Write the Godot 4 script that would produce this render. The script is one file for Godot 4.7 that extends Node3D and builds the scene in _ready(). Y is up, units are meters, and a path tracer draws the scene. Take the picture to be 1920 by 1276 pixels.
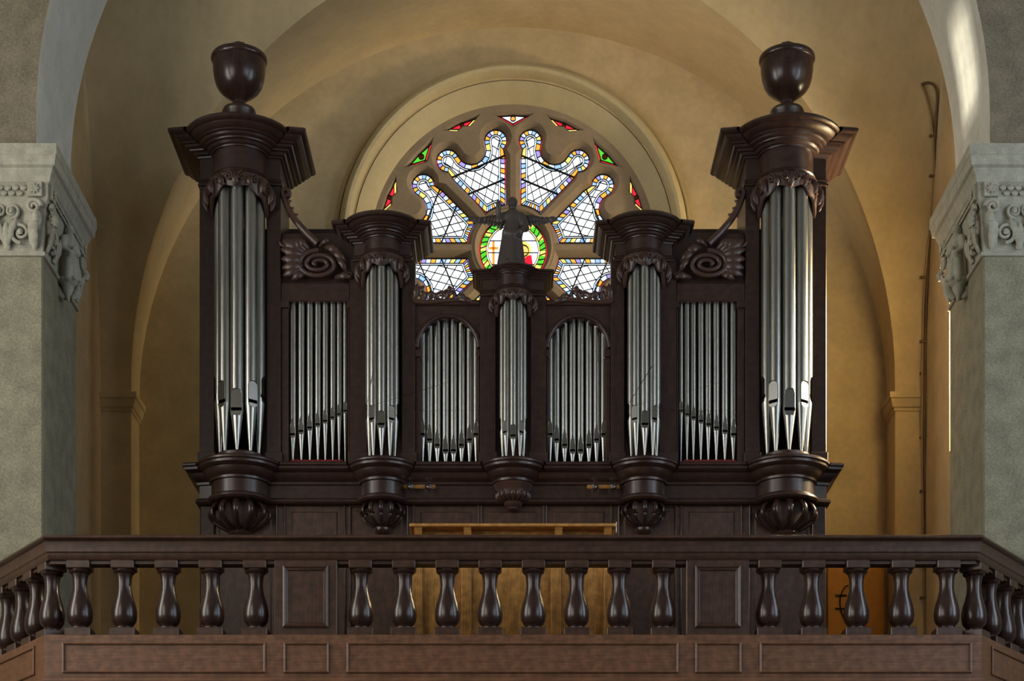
extends Node3D
# Church organ on a gallery under a vaulted bay, rose window behind. y = 0 is the eye height of the camera in the nave.
const F := 3500.0      # focal length in pixels of the 1920-wide frame
const CZ := 16.6       # camera z; the organ front stands at z = 0
const AX := 962.0
const HY := 1900.0     # horizon row (lens shifted up)

func X(px: float, z := 0.0) -> float: return (px - AX) * (CZ - z) / F
func Y(py: float, z := 0.0) -> float: return (HY - py) * (CZ - z) / F

# ------------------------------------------------------------------ mesh helper
class Sh:
	var st := SurfaceTool.new()
	var T := Transform3D.IDENTITY
	func _init() -> void:
		st.begin(Mesh.PRIMITIVE_TRIANGLES)
	func tri(a: Vector3, b: Vector3, c: Vector3, na: Vector3, nb: Vector3, nc: Vector3) -> void:
		var A := T * a
		var B := T * b
		var C := T * c
		var g := (C - A).cross(B - A)
		if g.length_squared() < 1e-16: return
		var nb_ := T.basis.inverse().transposed()
		var NA := (nb_ * na).normalized()
		var NB := (nb_ * nb).normalized()
		var NC := (nb_ * nc).normalized()
		if g.dot(NA + NB + NC) < 0.0:
			var t := B; B = C; C = t
			t = NB; NB = NC; NC = t
		st.set_normal(NA); st.add_vertex(A)
		st.set_normal(NB); st.add_vertex(B)
		st.set_normal(NC); st.add_vertex(C)
	func flat(a: Vector3, b: Vector3, c: Vector3) -> void:
		var n := (c - a).cross(b - a).normalized()
		tri(a, b, c, n, n, n)
	func quad(a: Vector3, b: Vector3, c: Vector3, d: Vector3) -> void:
		flat(a, b, c)
		flat(a, c, d)
	# rows of points -> smooth sheet with creases
	func grid(rows: Array, close_u := false, close_v := false, crease := 40.0) -> void:
		var nu := rows.size()
		var nv: int = rows[0].size()
		var fu := nu if close_u else nu - 1
		var fv := nv if close_v else nv - 1
		var fn := []
		for i in fu:
			var r := PackedVector3Array()
			var p: PackedVector3Array = rows[i]
			var q: PackedVector3Array = rows[(i + 1) % nu]
			for j in fv:
				var j1 := (j + 1) % nv
				r.append(((q[j1] - p[j]).cross(q[j] - p[j1])).normalized())
			fn.append(r)
		var cc := cos(deg_to_rad(crease))
		for i in fu:
			var p: PackedVector3Array = rows[i]
			var q: PackedVector3Array = rows[(i + 1) % nu]
			for j in fv:
				var n0: Vector3 = fn[i][j]
				if n0 == Vector3.ZERO: continue
				var ns := []
				for c in [[0, 0], [1, 0], [1, 1], [0, 1]]:
					var s := Vector3.ZERO
					for du in [-1, 0]:
						var a: int = i + c[0] + du
						if close_u: a = posmod(a, fu)
						elif a < 0 or a >= fu: continue
						for dv in [-1, 0]:
							var b: int = j + c[1] + dv
							if close_v: b = posmod(b, fv)
							elif b < 0 or b >= fv: continue
							var m: Vector3 = fn[a][b]
							if m.dot(n0) > cc: s += m
					ns.append(s.normalized() if s.length() > 1e-6 else n0)
				var j1 := (j + 1) % nv
				tri(p[j], q[j], q[j1], ns[0], ns[1], ns[2])
				tri(p[j], q[j1], p[j1], ns[0], ns[2], ns[3])
	# lathe round the y axis; prof = [Vector2(radius, y)]
	func lathe(prof: Array, segs := 24, a0 := 0.0, a1 := TAU, crease := 40.0) -> void:
		var rows := []
		var full := absf(a1 - a0 - TAU) < 1e-4
		for i in (segs if full else segs + 1):
			var a := a0 + (a1 - a0) * i / segs
			var r := PackedVector3Array()
			for p in prof: r.append(Vector3(p.x * sin(a), p.y, p.x * cos(a)))
			rows.append(r)
		grid(rows, full, false, crease)
	# moulding: prof (out, y) carried along a plan path of (x, z); outward is on the side n = (-dz, dx)
	func offs(path: Array, closed := false) -> Array:
		var res := []
		var n := path.size()
		for i in n:
			var n1 := Vector2.ZERO
			var n2 := Vector2.ZERO
			if i > 0 or closed:
				var d: Vector2 = (path[i] - path[posmod(i - 1, n)]).normalized()
				n1 = Vector2(-d.y, d.x)
			if i < n - 1 or closed:
				var d: Vector2 = (path[(i + 1) % n] - path[i]).normalized()
				n2 = Vector2(-d.y, d.x)
			if n1 == Vector2.ZERO: n1 = n2
			if n2 == Vector2.ZERO: n2 = n1
			var m := (n1 + n2).normalized()
			res.append(m / maxf(m.dot(n1), 0.3))
		return res
	func molding(path: Array, prof: Array, closed := false, loop := false, crease := 30.0) -> void:
		var o := offs(path, closed)
		var rows := []
		for i in path.size():
			var r := PackedVector3Array()
			for p in prof:
				var q: Vector2 = path[i] + o[i] * p.x
				r.append(Vector3(q.x, p.y, q.y))
			rows.append(r)
		grid(rows, closed, loop, crease)
	func lid(path: Array, out: float, y: float) -> void:
		var o := offs(path)
		var poly := PackedVector2Array()
		for i in path.size(): poly.append(path[i] + o[i] * out)
		var t := Geometry2D.triangulate_polygon(poly)
		for i in range(0, t.size(), 3):
			flat(Vector3(poly[t[i]].x, y, poly[t[i]].y), Vector3(poly[t[i + 1]].x, y, poly[t[i + 1]].y), Vector3(poly[t[i + 2]].x, y, poly[t[i + 2]].y))
	# box with chamfered edges
	func box(lo: Vector3, hi: Vector3, b := 0.0) -> void:
		var c := (lo + hi) * 0.5
		var h := (hi - lo) * 0.5
		b = minf(b, minf(h.x, minf(h.y, h.z)) * 0.9)
		var ax := [Vector3.RIGHT, Vector3.UP, Vector3.BACK]
		var hh := [h.x, h.y, h.z]
		for k in 3:
			var u: Vector3 = ax[(k + 1) % 3]
			var v: Vector3 = ax[(k + 2) % 3]
			var hu: float = hh[(k + 1) % 3]
			var hv: float = hh[(k + 2) % 3]
			for s in [-1.0, 1.0]:
				var o: Vector3 = c + ax[k] * hh[k] * s
				var eu := u * (hu - b)
				var ev := v * (hv - b)
				quad(o - eu - ev, o + eu - ev, o + eu + ev, o - eu + ev)
			if b > 0.0:
				for su in [-1.0, 1.0]:
					for sv in [-1.0, 1.0]:
						var p1: Vector3 = c + u * hu * su + v * (hv - b) * sv
						var p2: Vector3 = c + u * (hu - b) * su + v * hv * sv
						var e: Vector3 = ax[k] * (hh[k] - b)
						quad(p1 - e, p1 + e, p2 + e, p2 - e)
		if b > 0.0:
			for sx in [-1.0, 1.0]:
				for sy in [-1.0, 1.0]:
					for sz in [-1.0, 1.0]:
						flat(c + Vector3(sx * h.x, sy * (h.y - b), sz * (h.z - b)), c + Vector3(sx * (h.x - b), sy * h.y, sz * (h.z - b)), c + Vector3(sx * (h.x - b), sy * (h.y - b), sz * h.z))
	# polygon (xy) extruded from z0 (back) to z1 (front)
	func prism(poly: PackedVector2Array, z0: float, z1: float, back := true) -> void:
		var t := Geometry2D.triangulate_polygon(poly)
		for i in range(0, t.size(), 3):
			var a := poly[t[i]]
			var b := poly[t[i + 1]]
			var c := poly[t[i + 2]]
			var n := Vector3(0, 0, 1)
			tri(Vector3(a.x, a.y, z1), Vector3(b.x, b.y, z1), Vector3(c.x, c.y, z1), n, n, n)
			if back: tri(Vector3(a.x, a.y, z0), Vector3(b.x, b.y, z0), Vector3(c.x, c.y, z0), -n, -n, -n)
		for i in poly.size():
			var a := poly[i]
			var b := poly[(i + 1) % poly.size()]
			quad(Vector3(a.x, a.y, z0), Vector3(b.x, b.y, z0), Vector3(b.x, b.y, z1), Vector3(a.x, a.y, z1))
	# tube of elliptical section along a path
	func tube(path: Array, rx: Array, ry: Array, up := Vector3(0, 0, 1), sides := 8) -> void:
		var rows := []
		var n := path.size()
		for i in n:
			var t: Vector3 = (path[mini(i + 1, n - 1)] - path[maxi(i - 1, 0)]).normalized()
			var s := t.cross(up).normalized()
			if s.length() < 0.5: s = t.cross(Vector3(0.3, 0.8, 0.1)).normalized()
			var w := s.cross(t)
			var r := PackedVector3Array()
			for k in sides:
				var a := TAU * k / sides
				r.append(path[i] + s * cos(a) * rx[i] + w * sin(a) * ry[i])
			if i == 0:
				var c := PackedVector3Array()
				for k in sides: c.append(path[0])
				rows.append(c)
			rows.append(r)
			if i == n - 1:
				var c := PackedVector3Array()
				for k in sides: c.append(path[i])
				rows.append(c)
		grid(rows, false, true, 60.0)
	# taper helper: tube with radius r0..r1
	func rod(path: Array, r0: float, r1: float, up := Vector3(0, 0, 1), sides := 8, flat_ := 1.0) -> void:
		var a := []
		var b := []
		for i in path.size():
			var r := lerpf(r0, r1, i / maxf(1.0, path.size() - 1.0))
			a.append(r)
			b.append(r * flat_)
		tube(path, a, b, up, sides)
	func mesh() -> ArrayMesh:
		return st.commit()

func spiral(c: Vector3, r0: float, r1: float, a0: float, turns: float, n := 20, sx := 1.0, sy := 1.0) -> Array:
	var p := []
	for i in n + 1:
		var t := float(i) / n
		var r := lerpf(r0, r1, t)
		var a := a0 + TAU * turns * t
		p.append(c + Vector3(cos(a) * r * sx, sin(a) * r * sy, 0))
	return p

func curve(pts: Array, n := 6) -> Array:      # Catmull-Rom through the points
	var out := []
	for i in pts.size() - 1:
		var p0: Vector3 = pts[maxi(i - 1, 0)]
		var p1: Vector3 = pts[i]
		var p2: Vector3 = pts[i + 1]
		var p3: Vector3 = pts[mini(i + 2, pts.size() - 1)]
		for k in n: out.append(p1.cubic_interpolate(p2, p0, p3, float(k) / n))
	out.append(pts[-1])
	return out

# smooth union of tapered capsules, meshed as surface nets
func nets(sh: Sh, bones: Array, cell: float, k := 90.0) -> void:
	var lo := Vector3.ONE * 1e9
	var hi := -lo
	for b in bones:
		var r: float = maxf(b[2], b[3]) + 3.0 * cell
		lo = lo.min(b[0] - Vector3.ONE * r).min(b[1] - Vector3.ONE * r)
		hi = hi.max(b[0] + Vector3.ONE * r).max(b[1] + Vector3.ONE * r)
	var nx := int((hi.x - lo.x) / cell) + 2
	var ny := int((hi.y - lo.y) / cell) + 2
	var nz := int((hi.z - lo.z) / cell) + 2
	var f := PackedFloat32Array()
	f.resize(nx * ny * nz)
	for b in bones:
		var A: Vector3 = b[0]
		var B: Vector3 = b[1]
		var ra: float = b[2]
		var rb: float = b[3]
		var m := maxf(ra, rb) + 3.0 * cell
		var l0 := (A.min(B) - Vector3.ONE * m - lo) / cell
		var h0 := (A.max(B) + Vector3.ONE * m - lo) / cell
		var AB := B - A
		var L2 := maxf(AB.length_squared(), 1e-9)
		for z in range(maxi(0, int(l0.z)), mini(nz, int(h0.z) + 1)):
			for y in range(maxi(0, int(l0.y)), mini(ny, int(h0.y) + 1)):
				for x in range(maxi(0, int(l0.x)), mini(nx, int(h0.x) + 1)):
					var p := lo + Vector3(x, y, z) * cell
					var t := clampf((p - A).dot(AB) / L2, 0.0, 1.0)
					var d := p.distance_to(A + AB * t) - lerpf(ra, rb, t)
					f[(z * ny + y) * nx + x] += exp(-k * d)
	# inside where f > 1
	var idx := {}
	var verts := PackedVector3Array()
	var cs := [Vector3i(0,0,0), Vector3i(1,0,0), Vector3i(0,1,0), Vector3i(1,1,0), Vector3i(0,0,1), Vector3i(1,0,1), Vector3i(0,1,1), Vector3i(1,1,1)]
	var ed := [[0,1],[2,3],[4,5],[6,7],[0,2],[1,3],[4,6],[5,7],[0,4],[1,5],[2,6],[3,7]]
	for z in nz - 1:
		for y in ny - 1:
			for x in nx - 1:
				var base := (z * ny + y) * nx + x
				var c0 := f[base] > 1.0
				var same := true
				for q in [1, nx, nx + 1, nx * ny, nx * ny + 1, nx * ny + nx, nx * ny + nx + 1]:
					if (f[base + q] > 1.0) != c0:
						same = false
						break
				if same: continue
				var s := Vector3.ZERO
				var cnt := 0
				for e in ed:
					var a: Vector3i = cs[e[0]]
					var b: Vector3i = cs[e[1]]
					var va := log(maxf(f[base + a.x + a.y * nx + a.z * nx * ny], 1e-12))
					var vb := log(maxf(f[base + b.x + b.y * nx + b.z * nx * ny], 1e-12))
					if (va > 0.0) != (vb > 0.0):
						s += Vector3(a).lerp(Vector3(b), clampf(va / (va - vb), 0.0, 1.0))
						cnt += 1
				idx[base] = verts.size()
				verts.append(lo + (Vector3(x, y, z) + s / cnt) * cell)
	var faces := []
	var nrm := PackedVector3Array()
	nrm.resize(verts.size())
	for z in range(1, nz - 1):
		for y in range(1, ny - 1):
			for x in range(1, nx - 1):
				var base := (z * ny + y) * nx + x
				var i0 := f[base] > 1.0
				for ax in 3:
					var step: int = [1, nx, nx * ny][ax]
					if (f[base + step] > 1.0) == i0: continue
					var u: int = [nx, nx * ny, 1][ax]
					var v: int = [nx * ny, 1, nx][ax]
					var q := [base - u - v, base - v, base, base - u]
					if not (idx.has(q[0]) and idx.has(q[1]) and idx.has(q[2]) and idx.has(q[3])): continue
					var w := [idx[q[0]], idx[q[1]], idx[q[2]], idx[q[3]]]
					var n := (verts[w[2]] - verts[w[0]]).cross(verts[w[3]] - verts[w[1]])
					if not i0: n = -n
					faces.append([w, n])
					for i in w: nrm[i] += n
	for fc in faces:
		var w: Array = fc[0]
		sh.tri(verts[w[0]], verts[w[1]], verts[w[2]], nrm[w[0]], nrm[w[1]], nrm[w[2]])
		sh.tri(verts[w[0]], verts[w[2]], verts[w[3]], nrm[w[0]], nrm[w[2]], nrm[w[3]])

# ------------------------------------------------------------------ nodes
var used := {}
func numbered(called: String) -> String:
	if not used.has(called):
		used[called] = 0
		return called
	used[called] += 1
	return "%s_%03d" % [called, used[called]]
func put(called: String, sh: Sh, mat: Material, parent: Node = null) -> MeshInstance3D:
	var m := MeshInstance3D.new()
	m.name = called if parent else numbered(called)
	m.mesh = sh.mesh()
	m.material_override = mat
	(parent if parent else self).add_child(m, true)
	return m
func thing(called: String, label: String, category: String, at := Vector3.ZERO, group := "") -> Node3D:
	var o := Node3D.new()
	o.name = numbered(called)
	o.position = at
	add_child(o)
	tag(o, label, category, group)
	return o
func tag(o: Node, label: String, category: String, group := "") -> void:
	o.set_meta("label", label)
	o.set_meta("category", category)
	if group: o.set_meta("group", group)
func part(called: String, parent: Node3D, at := Vector3.ZERO) -> Node3D:
	var o := Node3D.new()
	o.name = called
	o.position = at
	parent.add_child(o, true)
	return o
func struct(called: String, sh: Sh, mat: Material) -> MeshInstance3D:
	var m := put(called, sh, mat)
	m.set_meta("kind", "structure")
	return m

# ------------------------------------------------------------------ materials
var M := {}
func tex(size: int, fn: Callable) -> ImageTexture:
	var data := PackedByteArray()
	data.resize(size * size * 3)
	var i := 0
	for y in size:
		for x in size:
			var c: float = clampf(fn.call(x, y), 0.0, 1.0)
			data[i] = int(c * 255); data[i + 1] = int(c * 255); data[i + 2] = int(c * 255)
			i += 3
	var im := Image.create_from_data(size, size, false, Image.FORMAT_RGB8, data)
	im.generate_mipmaps()
	return ImageTexture.create_from_image(im)
func noise_img(size: int, freq: float, seed_: int, oct := 4) -> Image:
	var n := FastNoiseLite.new()
	n.seed = seed_
	n.frequency = freq
	n.fractal_octaves = oct
	return n.get_seamless_image(size, size)
func gray(im: Image, x: int, y: int) -> float: return im.get_pixel(x, y).r
func mat(called: String, c: Color, rough: float, t: Texture2D = null, sc := Vector3.ONE) -> StandardMaterial3D:
	var m := StandardMaterial3D.new()
	m.resource_name = called
	m.albedo_color = c
	m.roughness = rough
	if t:
		m.albedo_texture = t
		m.uv1_triplanar = true
		m.uv1_world_triplanar = true
		m.uv1_scale = sc
	M[called] = m
	return m
func glass(called: String, c: Color) -> void:
	var m := StandardMaterial3D.new()
	m.resource_name = called
	m.albedo_color = Color(c.r, c.g, c.b, 0.0)
	m.transparency = BaseMaterial3D.TRANSPARENCY_ALPHA
	m.refraction_enabled = true
	m.refraction_scale = 0.012
	m.roughness = 0.0
	M[called] = m
func materials() -> void:
	var a := noise_img(512, 0.012, 3, 5)
	var b := noise_img(512, 0.06, 8, 3)
	var blotch := tex(512, func(x, y): return 0.92 + 0.10 * (gray(a, x, y) - 0.5) + 0.06 * (gray(b, x, y) - 0.5))
	var rough_st := tex(512, func(x, y): return 0.86 + 0.20 * (gray(a, x, y) - 0.5) + 0.22 * (gray(b, (x * 2) % 512, (y * 2) % 512) - 0.5))
	var n1 := noise_img(512, 0.02, 21, 4)
	var grain_v := tex(512, func(x, y): return 0.80 + 0.26 * (gray(n1, (x * 4) % 512, (y / 6) % 512) - 0.5) + 0.3 * (gray(a, x, y) - 0.5))
	var grain_h := tex(512, func(x, y): return 0.80 + 0.26 * (gray(n1, (y * 4) % 512, (x / 6) % 512) - 0.5) + 0.3 * (gray(a, y, x) - 0.5))
	mat("plaster", Color(0.86, 0.765, 0.59), 0.9, blotch, Vector3.ONE * 0.35)
	mat("ring_stone", Color(0.84, 0.77, 0.60), 0.85, blotch, Vector3.ONE * 0.5)
	mat("tracery_stone", Color(0.68, 0.60, 0.50), 0.85, blotch, Vector3.ONE * 0.6)
	mat("pillar_stone", Color(0.60, 0.58, 0.49), 0.85, rough_st, Vector3.ONE * 0.6)
	mat("spandrel_stucco", Color(0.55, 0.51, 0.43), 0.9, rough_st, Vector3.ONE * 0.6)
	mat("arch_plaster", Color(0.84, 0.84, 0.80), 0.9, blotch, Vector3.ONE * 0.4)
	mat("capital_stone", Color(0.72, 0.71, 0.64), 0.75, rough_st, Vector3.ONE * 1.2)
	for w in [["case", Color(0.265, 0.18, 0.155), 0.34], ["base", Color(0.33, 0.225, 0.175), 0.42], ["rail", Color(0.34, 0.235, 0.185), 0.38], ["frieze", Color(0.54, 0.37, 0.265), 0.42], ["oak", Color(0.86, 0.62, 0.32), 0.45]]:
		mat(w[0] + "_v", w[1], w[2], grain_v, Vector3(1.6, 1.6, 1.6))
		mat(w[0] + "_h", w[1], w[2], grain_h, Vector3(1.6, 1.6, 1.6))
	mat("turned", Color(0.255, 0.172, 0.15), 0.27, grain_v, Vector3(1.2, 1.2, 1.2))
	mat("carved", Color(0.27, 0.19, 0.165), 0.36)
	mat("case_inner", Color(0.265, 0.18, 0.155), 0.7, grain_v, Vector3(1.6, 1.6, 1.6))
	mat("felt", Color(0.45, 0.08, 0.10), 0.9)
	mat("statue", Color(0.27, 0.24, 0.23), 0.36)
	var tin := mat("tin", Color(0.68, 0.68, 0.66), 0.30, blotch, Vector3(3, 0.5, 3))
	tin.metallic = 1.0
	var lip := mat("lip", Color(0.62, 0.62, 0.60), 0.28)
	lip.metallic = 1.0
	var brass := mat("brass", Color(0.85, 0.72, 0.48), 0.22)
	brass.metallic = 1.0
	var chrome := mat("chrome", Color(0.8, 0.8, 0.8), 0.15)
	chrome.metallic = 1.0
	mat("lead", Color(0.06, 0.06, 0.06), 0.7)
	mat("cable", Color(0.62, 0.52, 0.36), 0.6)
	mat("cable_dark", Color(0.42, 0.34, 0.24), 0.6)
	mat("tan_board", Color(0.86, 0.60, 0.27), 0.7, blotch, Vector3.ONE)
	mat("paper", Color(0.9, 0.88, 0.82), 0.8)
	mat("nave_plaster", Color(0.62, 0.60, 0.55), 0.9, blotch, Vector3.ONE * 0.3)
	mat("nave_floor", Color(0.42, 0.38, 0.33), 0.6, rough_st, Vector3.ONE * 0.4)
	mat("gallery_floor", Color(0.40, 0.27, 0.17), 0.5, grain_h, Vector3.ONE)
	var pane := StandardMaterial3D.new()
	pane.resource_name = "clear_glass"
	pane.albedo_color = Color(0.95, 0.97, 1.0, 0.04)
	pane.transparency = BaseMaterial3D.TRANSPARENCY_ALPHA
	pane.roughness = 0.05
	M["clear"] = pane
	glass("g_orange", Color(1.0, 0.62, 0.22))
	glass("g_blue", Color(0.55, 0.68, 0.86))
	glass("g_pale", Color(0.78, 0.88, 0.98))
	glass("g_red", Color(0.85, 0.13, 0.20))
	glass("g_green", Color(0.30, 0.72, 0.18))
	glass("g_yellow", Color(1.0, 0.82, 0.40))
	glass("g_violet", Color(0.58, 0.52, 0.76))
	glass("g_white", Color(0.93, 0.94, 0.97))
	glass("g_gold", Color(0.86, 0.58, 0.16))
	var glow := StandardMaterial3D.new()
	glow.resource_name = "window_glow"
	glow.albedo_color = Color(0.9, 0.95, 1.0)
	glow.emission_enabled = true
	glow.emission = Color(0.86, 0.93, 1.0)
	glow.emission_energy_multiplier = 3.0
	M["window_glow"] = glow
	var glow2 := glow.duplicate() as StandardMaterial3D
	glow2.resource_name = "bay_window_glow"
	glow2.emission = Color(1.0, 0.92, 0.76)
	M["bay_glow"] = glow2

# ------------------------------------------------------------------ structure of the building
const RS := 3.725      # lunette radius
const YS := 6.10       # springing
func fwd(h: float) -> float: return 0.14 * pow(maxf(h, 0.0), 1.55)

func building() -> void:
	# back wall with a round opening
	var wc := Vector2(0, 7.706)
	var sh := Sh.new()
	var inner := []
	var outer := []
	for i in 97:
		var a := TAU * i / 96.0
		var d := Vector2(cos(a), sin(a))
		inner.append(wc + d * 1.60)
		var t := 1e9
		if absf(d.x) > 1e-5: t = minf(t, (4.0 if d.x > 0 else 4.0) / absf(d.x))
		if d.y > 1e-5: t = minf(t, (10.4 - wc.y) / d.y)
		if d.y < -1e-5: t = minf(t, (wc.y - 2.6) / -d.y)
		outer.append(wc + d * t)
	for z in [-2.0, -2.5]:
		var r1 := PackedVector3Array()
		var r2 := PackedVector3Array()
		for i in 97:
			r1.append(Vector3(inner[i].x, inner[i].y, z))
			r2.append(Vector3(outer[i].x, outer[i].y, z))
		sh.grid([r1, r2])
	var ra := PackedVector3Array()
	var rb := PackedVector3Array()
	for i in 97:
		ra.append(Vector3(inner[i].x, inner[i].y, -2.0))
		rb.append(Vector3(inner[i].x, inner[i].y, -2.5))
	sh.grid([ra, rb])
	struct("wall_back", sh, M.plaster)

	# vault: deep lunette soffit, then the main vault curving towards the nave
	sh = Sh.new()
	var rows := []
	for i in 49:
		var th := PI * i / 48.0
		var h := RS * sin(th)
		var x := RS * cos(th)
		rows.append(PackedVector3Array([Vector3(x, YS + h, -2.0), Vector3(x, YS + h, -1.6 + fwd(h))]))
	sh.grid(rows)
	for s in [-1.0, 1.0]:
		rows = []
		for i in 31:
			var h := RS * i / 30.0
			var xg := sqrt(maxf(RS * RS - h * h, 0.0))
			var r := PackedVector3Array()
			for k in 7: r.append(Vector3(s * lerpf(xg, 4.02, k / 6.0), YS + h, -1.6 + fwd(h)))
			rows.append(r)
		sh.grid(rows)
	rows = []
	for i in 13:
		var h := lerpf(RS, 5.25, i / 12.0)
		rows.append(PackedVector3Array([Vector3(-4.02, YS + h, -1.6 + fwd(h)), Vector3(4.02, YS + h, -1.6 + fwd(h))]))
	rows.append(PackedVector3Array([Vector3(-4.02, YS + 5.3, 0.2), Vector3(4.02, YS + 5.3, 0.2)]))
	sh.grid(rows)
	struct("ceiling", sh, M.plaster)

	# side walls of the bay, each with a window recess with a sloping sill
	for s in [-1.0, 1.0]:
		sh = Sh.new()
		var q := func(x0, y0, z0, x1, y1, z1, x2, y2, z2, x3, y3, z3): sh.quad(Vector3(s * x0, y0, z0), Vector3(s * x1, y1, z1), Vector3(s * x2, y2, z2), Vector3(s * x3, y3, z3))
		if s < 0:
			q.call(4.02, 2.6, -2.0, 4.02, 2.6, 0.3, 4.02, 11.4, 0.3, 4.02, 11.4, -2.0)
		else:      # deep window recess with a sloping sill
			q.call(4.02, 2.6, -2.0, 4.02, 2.6, -0.6, 4.02, 11.4, -0.6, 4.02, 11.4, -2.0)
			q.call(4.02, 2.6, -0.6, 4.02, 2.6, 0.3, 4.02, 5.18, 0.3, 4.02, 5.18, -0.6)
			q.call(4.02, 5.18, -0.6, 4.02, 5.18, 0.3, 4.9, 5.68, 0.3, 4.9, 5.68, -0.6)
			q.call(4.9, 5.68, -0.6, 4.9, 5.68, 0.3, 4.9, 7.1, 0.3, 4.9, 7.1, -0.6)
			q.call(4.02, 5.18, -0.6, 4.9, 5.68, -0.6, 4.9, 7.1, -0.6, 4.02, 7.1, -0.6)
			q.call(4.02, 7.1, -0.6, 4.9, 7.1, -0.6, 4.9, 7.1, 0.3, 4.02, 7.1, 0.3)
			q.call(4.02, 7.1, -0.6, 4.02, 7.1, 0.3, 4.02, 11.4, 0.3, 4.02, 11.4, -0.6)
		# pilaster face and jamb under the springing
		sh.quad(Vector3(s * RS, 2.6, -1.6), Vector3(s * 4.02, 2.6, -1.6), Vector3(s * 4.02, YS, -1.6), Vector3(s * RS, YS, -1.6))
		sh.quad(Vector3(s * RS, 2.6, -1.6), Vector3(s * RS, YS, -1.6), Vector3(s * RS, YS, -2.0), Vector3(s * RS, 2.6, -2.0))
		# outer skin
		q.call(5.3, 2.6, -2.5, 5.3, 2.6, 0.3, 5.3, 11.6, 0.3, 5.3, 11.6, -2.5)
		q.call(3.9, 2.6, -2.5, 5.3, 2.6, -2.5, 5.3, 11.6, -2.5, 3.9, 11.6, -2.5)
		struct("wall_left" if s < 0 else "wall_right", sh, M.plaster)
		if s > 0: bay_window(s)
		# impost moulding on the pilaster
		sh = Sh.new()
		var path := [Vector2(RS, -2.0), Vector2(RS, -1.6), Vector2(4.02, -1.6)]
		if s < 0: path = [Vector2(-4.02, -1.6), Vector2(-RS, -1.6), Vector2(-RS, -2.0)]
		sh.molding(path, [Vector2(0, 5.87), Vector2(0.012, 5.875), Vector2(0.014, 5.90), Vector2(0.03, 5.91), Vector2(0.05, 5.985), Vector2(0.062, 5.99), Vector2(0.062, 6.045), Vector2(0.0, 6.05)])
		struct("trim_1" if s < 0 else "trim_2", sh, M.plaster)

	# arch wall between nave and bay: stucco face, plaster soffit
	var ya := 7.379
	var rr := 3.908
	var arc := [Vector2(rr, 6.9)]
	for i in 33:
		var th := PI * 0.5 * i / 32.0
		arc.append(Vector2(rr * cos(th), ya + rr * sin(th)))
	var face := Sh.new()
	var soff := Sh.new()
	for s in [-1.0, 1.0]:
		for z in [1.3, 0.12]:
			var r1 := PackedVector3Array()
			var r2 := PackedVector3Array()
			for p in arc:
				r1.append(Vector3(s * p.x, p.y, z))
				r2.append(Vector3(s * 7.6 if p.x > 0.01 else 0.0, maxf(p.y, 6.9) if p.x > 0.01 else 12.2, z))
			for i in arc.size() - 1:
				var top := 12.2
				face.quad(Vector3(s * arc[i].x, arc[i].y, z), Vector3(s * arc[i + 1].x, arc[i + 1].y, z), Vector3(s * arc[i + 1].x, top, z), Vector3(s * arc[i].x, top, z))
			face.quad(Vector3(s * rr, 6.9, z), Vector3(s * 7.6, 6.9, z), Vector3(s * 7.6, 12.2, z), Vector3(s * rr, 12.2, z))
		rows = []
		for p in arc: rows.append(PackedVector3Array([Vector3(s * p.x, p.y, 1.3), Vector3(s * p.x, p.y, 0.12)]))
		soff.grid(rows)
	var wf := struct("wall_front", face, M.spandrel_stucco)
	var so := put("arch_soffit", soff, M.arch_plaster, wf)
	so.name = "arch_soffit"
	# nave shell
	sh = Sh.new()
	sh.box(Vector3(-7.8, -1.8, 1.0), Vector3(7.8, -1.6, 24.2))
	struct("floor", sh, M.nave_floor)
	sh = Sh.new()
	sh.box(Vector3(-7.8, 12.2, -2.6), Vector3(7.8, 12.4, 24.2))
	struct("nave_ceiling", sh, M.nave_plaster)
	for s in [-1.0, 1.0]:
		sh = Sh.new()
		var xa := minf(s * 7.5, s * 7.8)
		var xb := maxf(s * 7.5, s * 7.8)
		if s > 0:
			sh.box(Vector3(xa, -1.8, 0.1), Vector3(xb, 12.4, 24.2))
		else:      # a small high light lets one shaft of sun in
			var oy := 10.95
			var oz := 5.8
			sh.box(Vector3(xa, -1.8, 0.1), Vector3(xb, oy - 0.4, 24.2))
			sh.box(Vector3(xa, oy + 0.4, 0.1), Vector3(xb, 12.4, 24.2))
			sh.box(Vector3(xa, oy - 0.4, 0.1), Vector3(xb, oy + 0.4, oz - 0.32))
			sh.box(Vector3(xa, oy - 0.4, oz + 0.32), Vector3(xb, oy + 0.4, 24.2))
			for k in 4:
				sh.box(Vector3(xa, oy - 0.4, oz - 0.22 + 0.15 * k), Vector3(xa + 0.05, oy + 0.4, oz - 0.19 + 0.15 * k))
				sh.box(Vector3(xa, oy - 0.28 + 0.19 * k, oz - 0.32), Vector3(xa + 0.05, oy - 0.25 + 0.19 * k, oz + 0.32))
		struct("nave_wall_left" if s < 0 else "nave_wall_right", sh, M.nave_plaster)
	sh = Sh.new()
	sh.box(Vector3(-7.8, -1.8, 24.0), Vector3(7.8, 12.4, 24.3))
	struct("nave_wall_rear", sh, M.nave_plaster)
	sh = Sh.new()
	sh.box(Vector3(-7.6, -1.7, 0.5), Vector3(7.6, 2.5, 0.7))
	struct("wall_under_gallery", sh, M.nave_plaster)
	sh = Sh.new()
	sh.box(Vector3(-4.95, 2.5, -2.5), Vector3(4.95, 2.7, 1.25))
	sh.box(Vector3(-3.6, 2.5, 1.25), Vector3(3.6, 2.7, 2.3))
	struct("gallery_floor", sh, M.gallery_floor)

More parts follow.
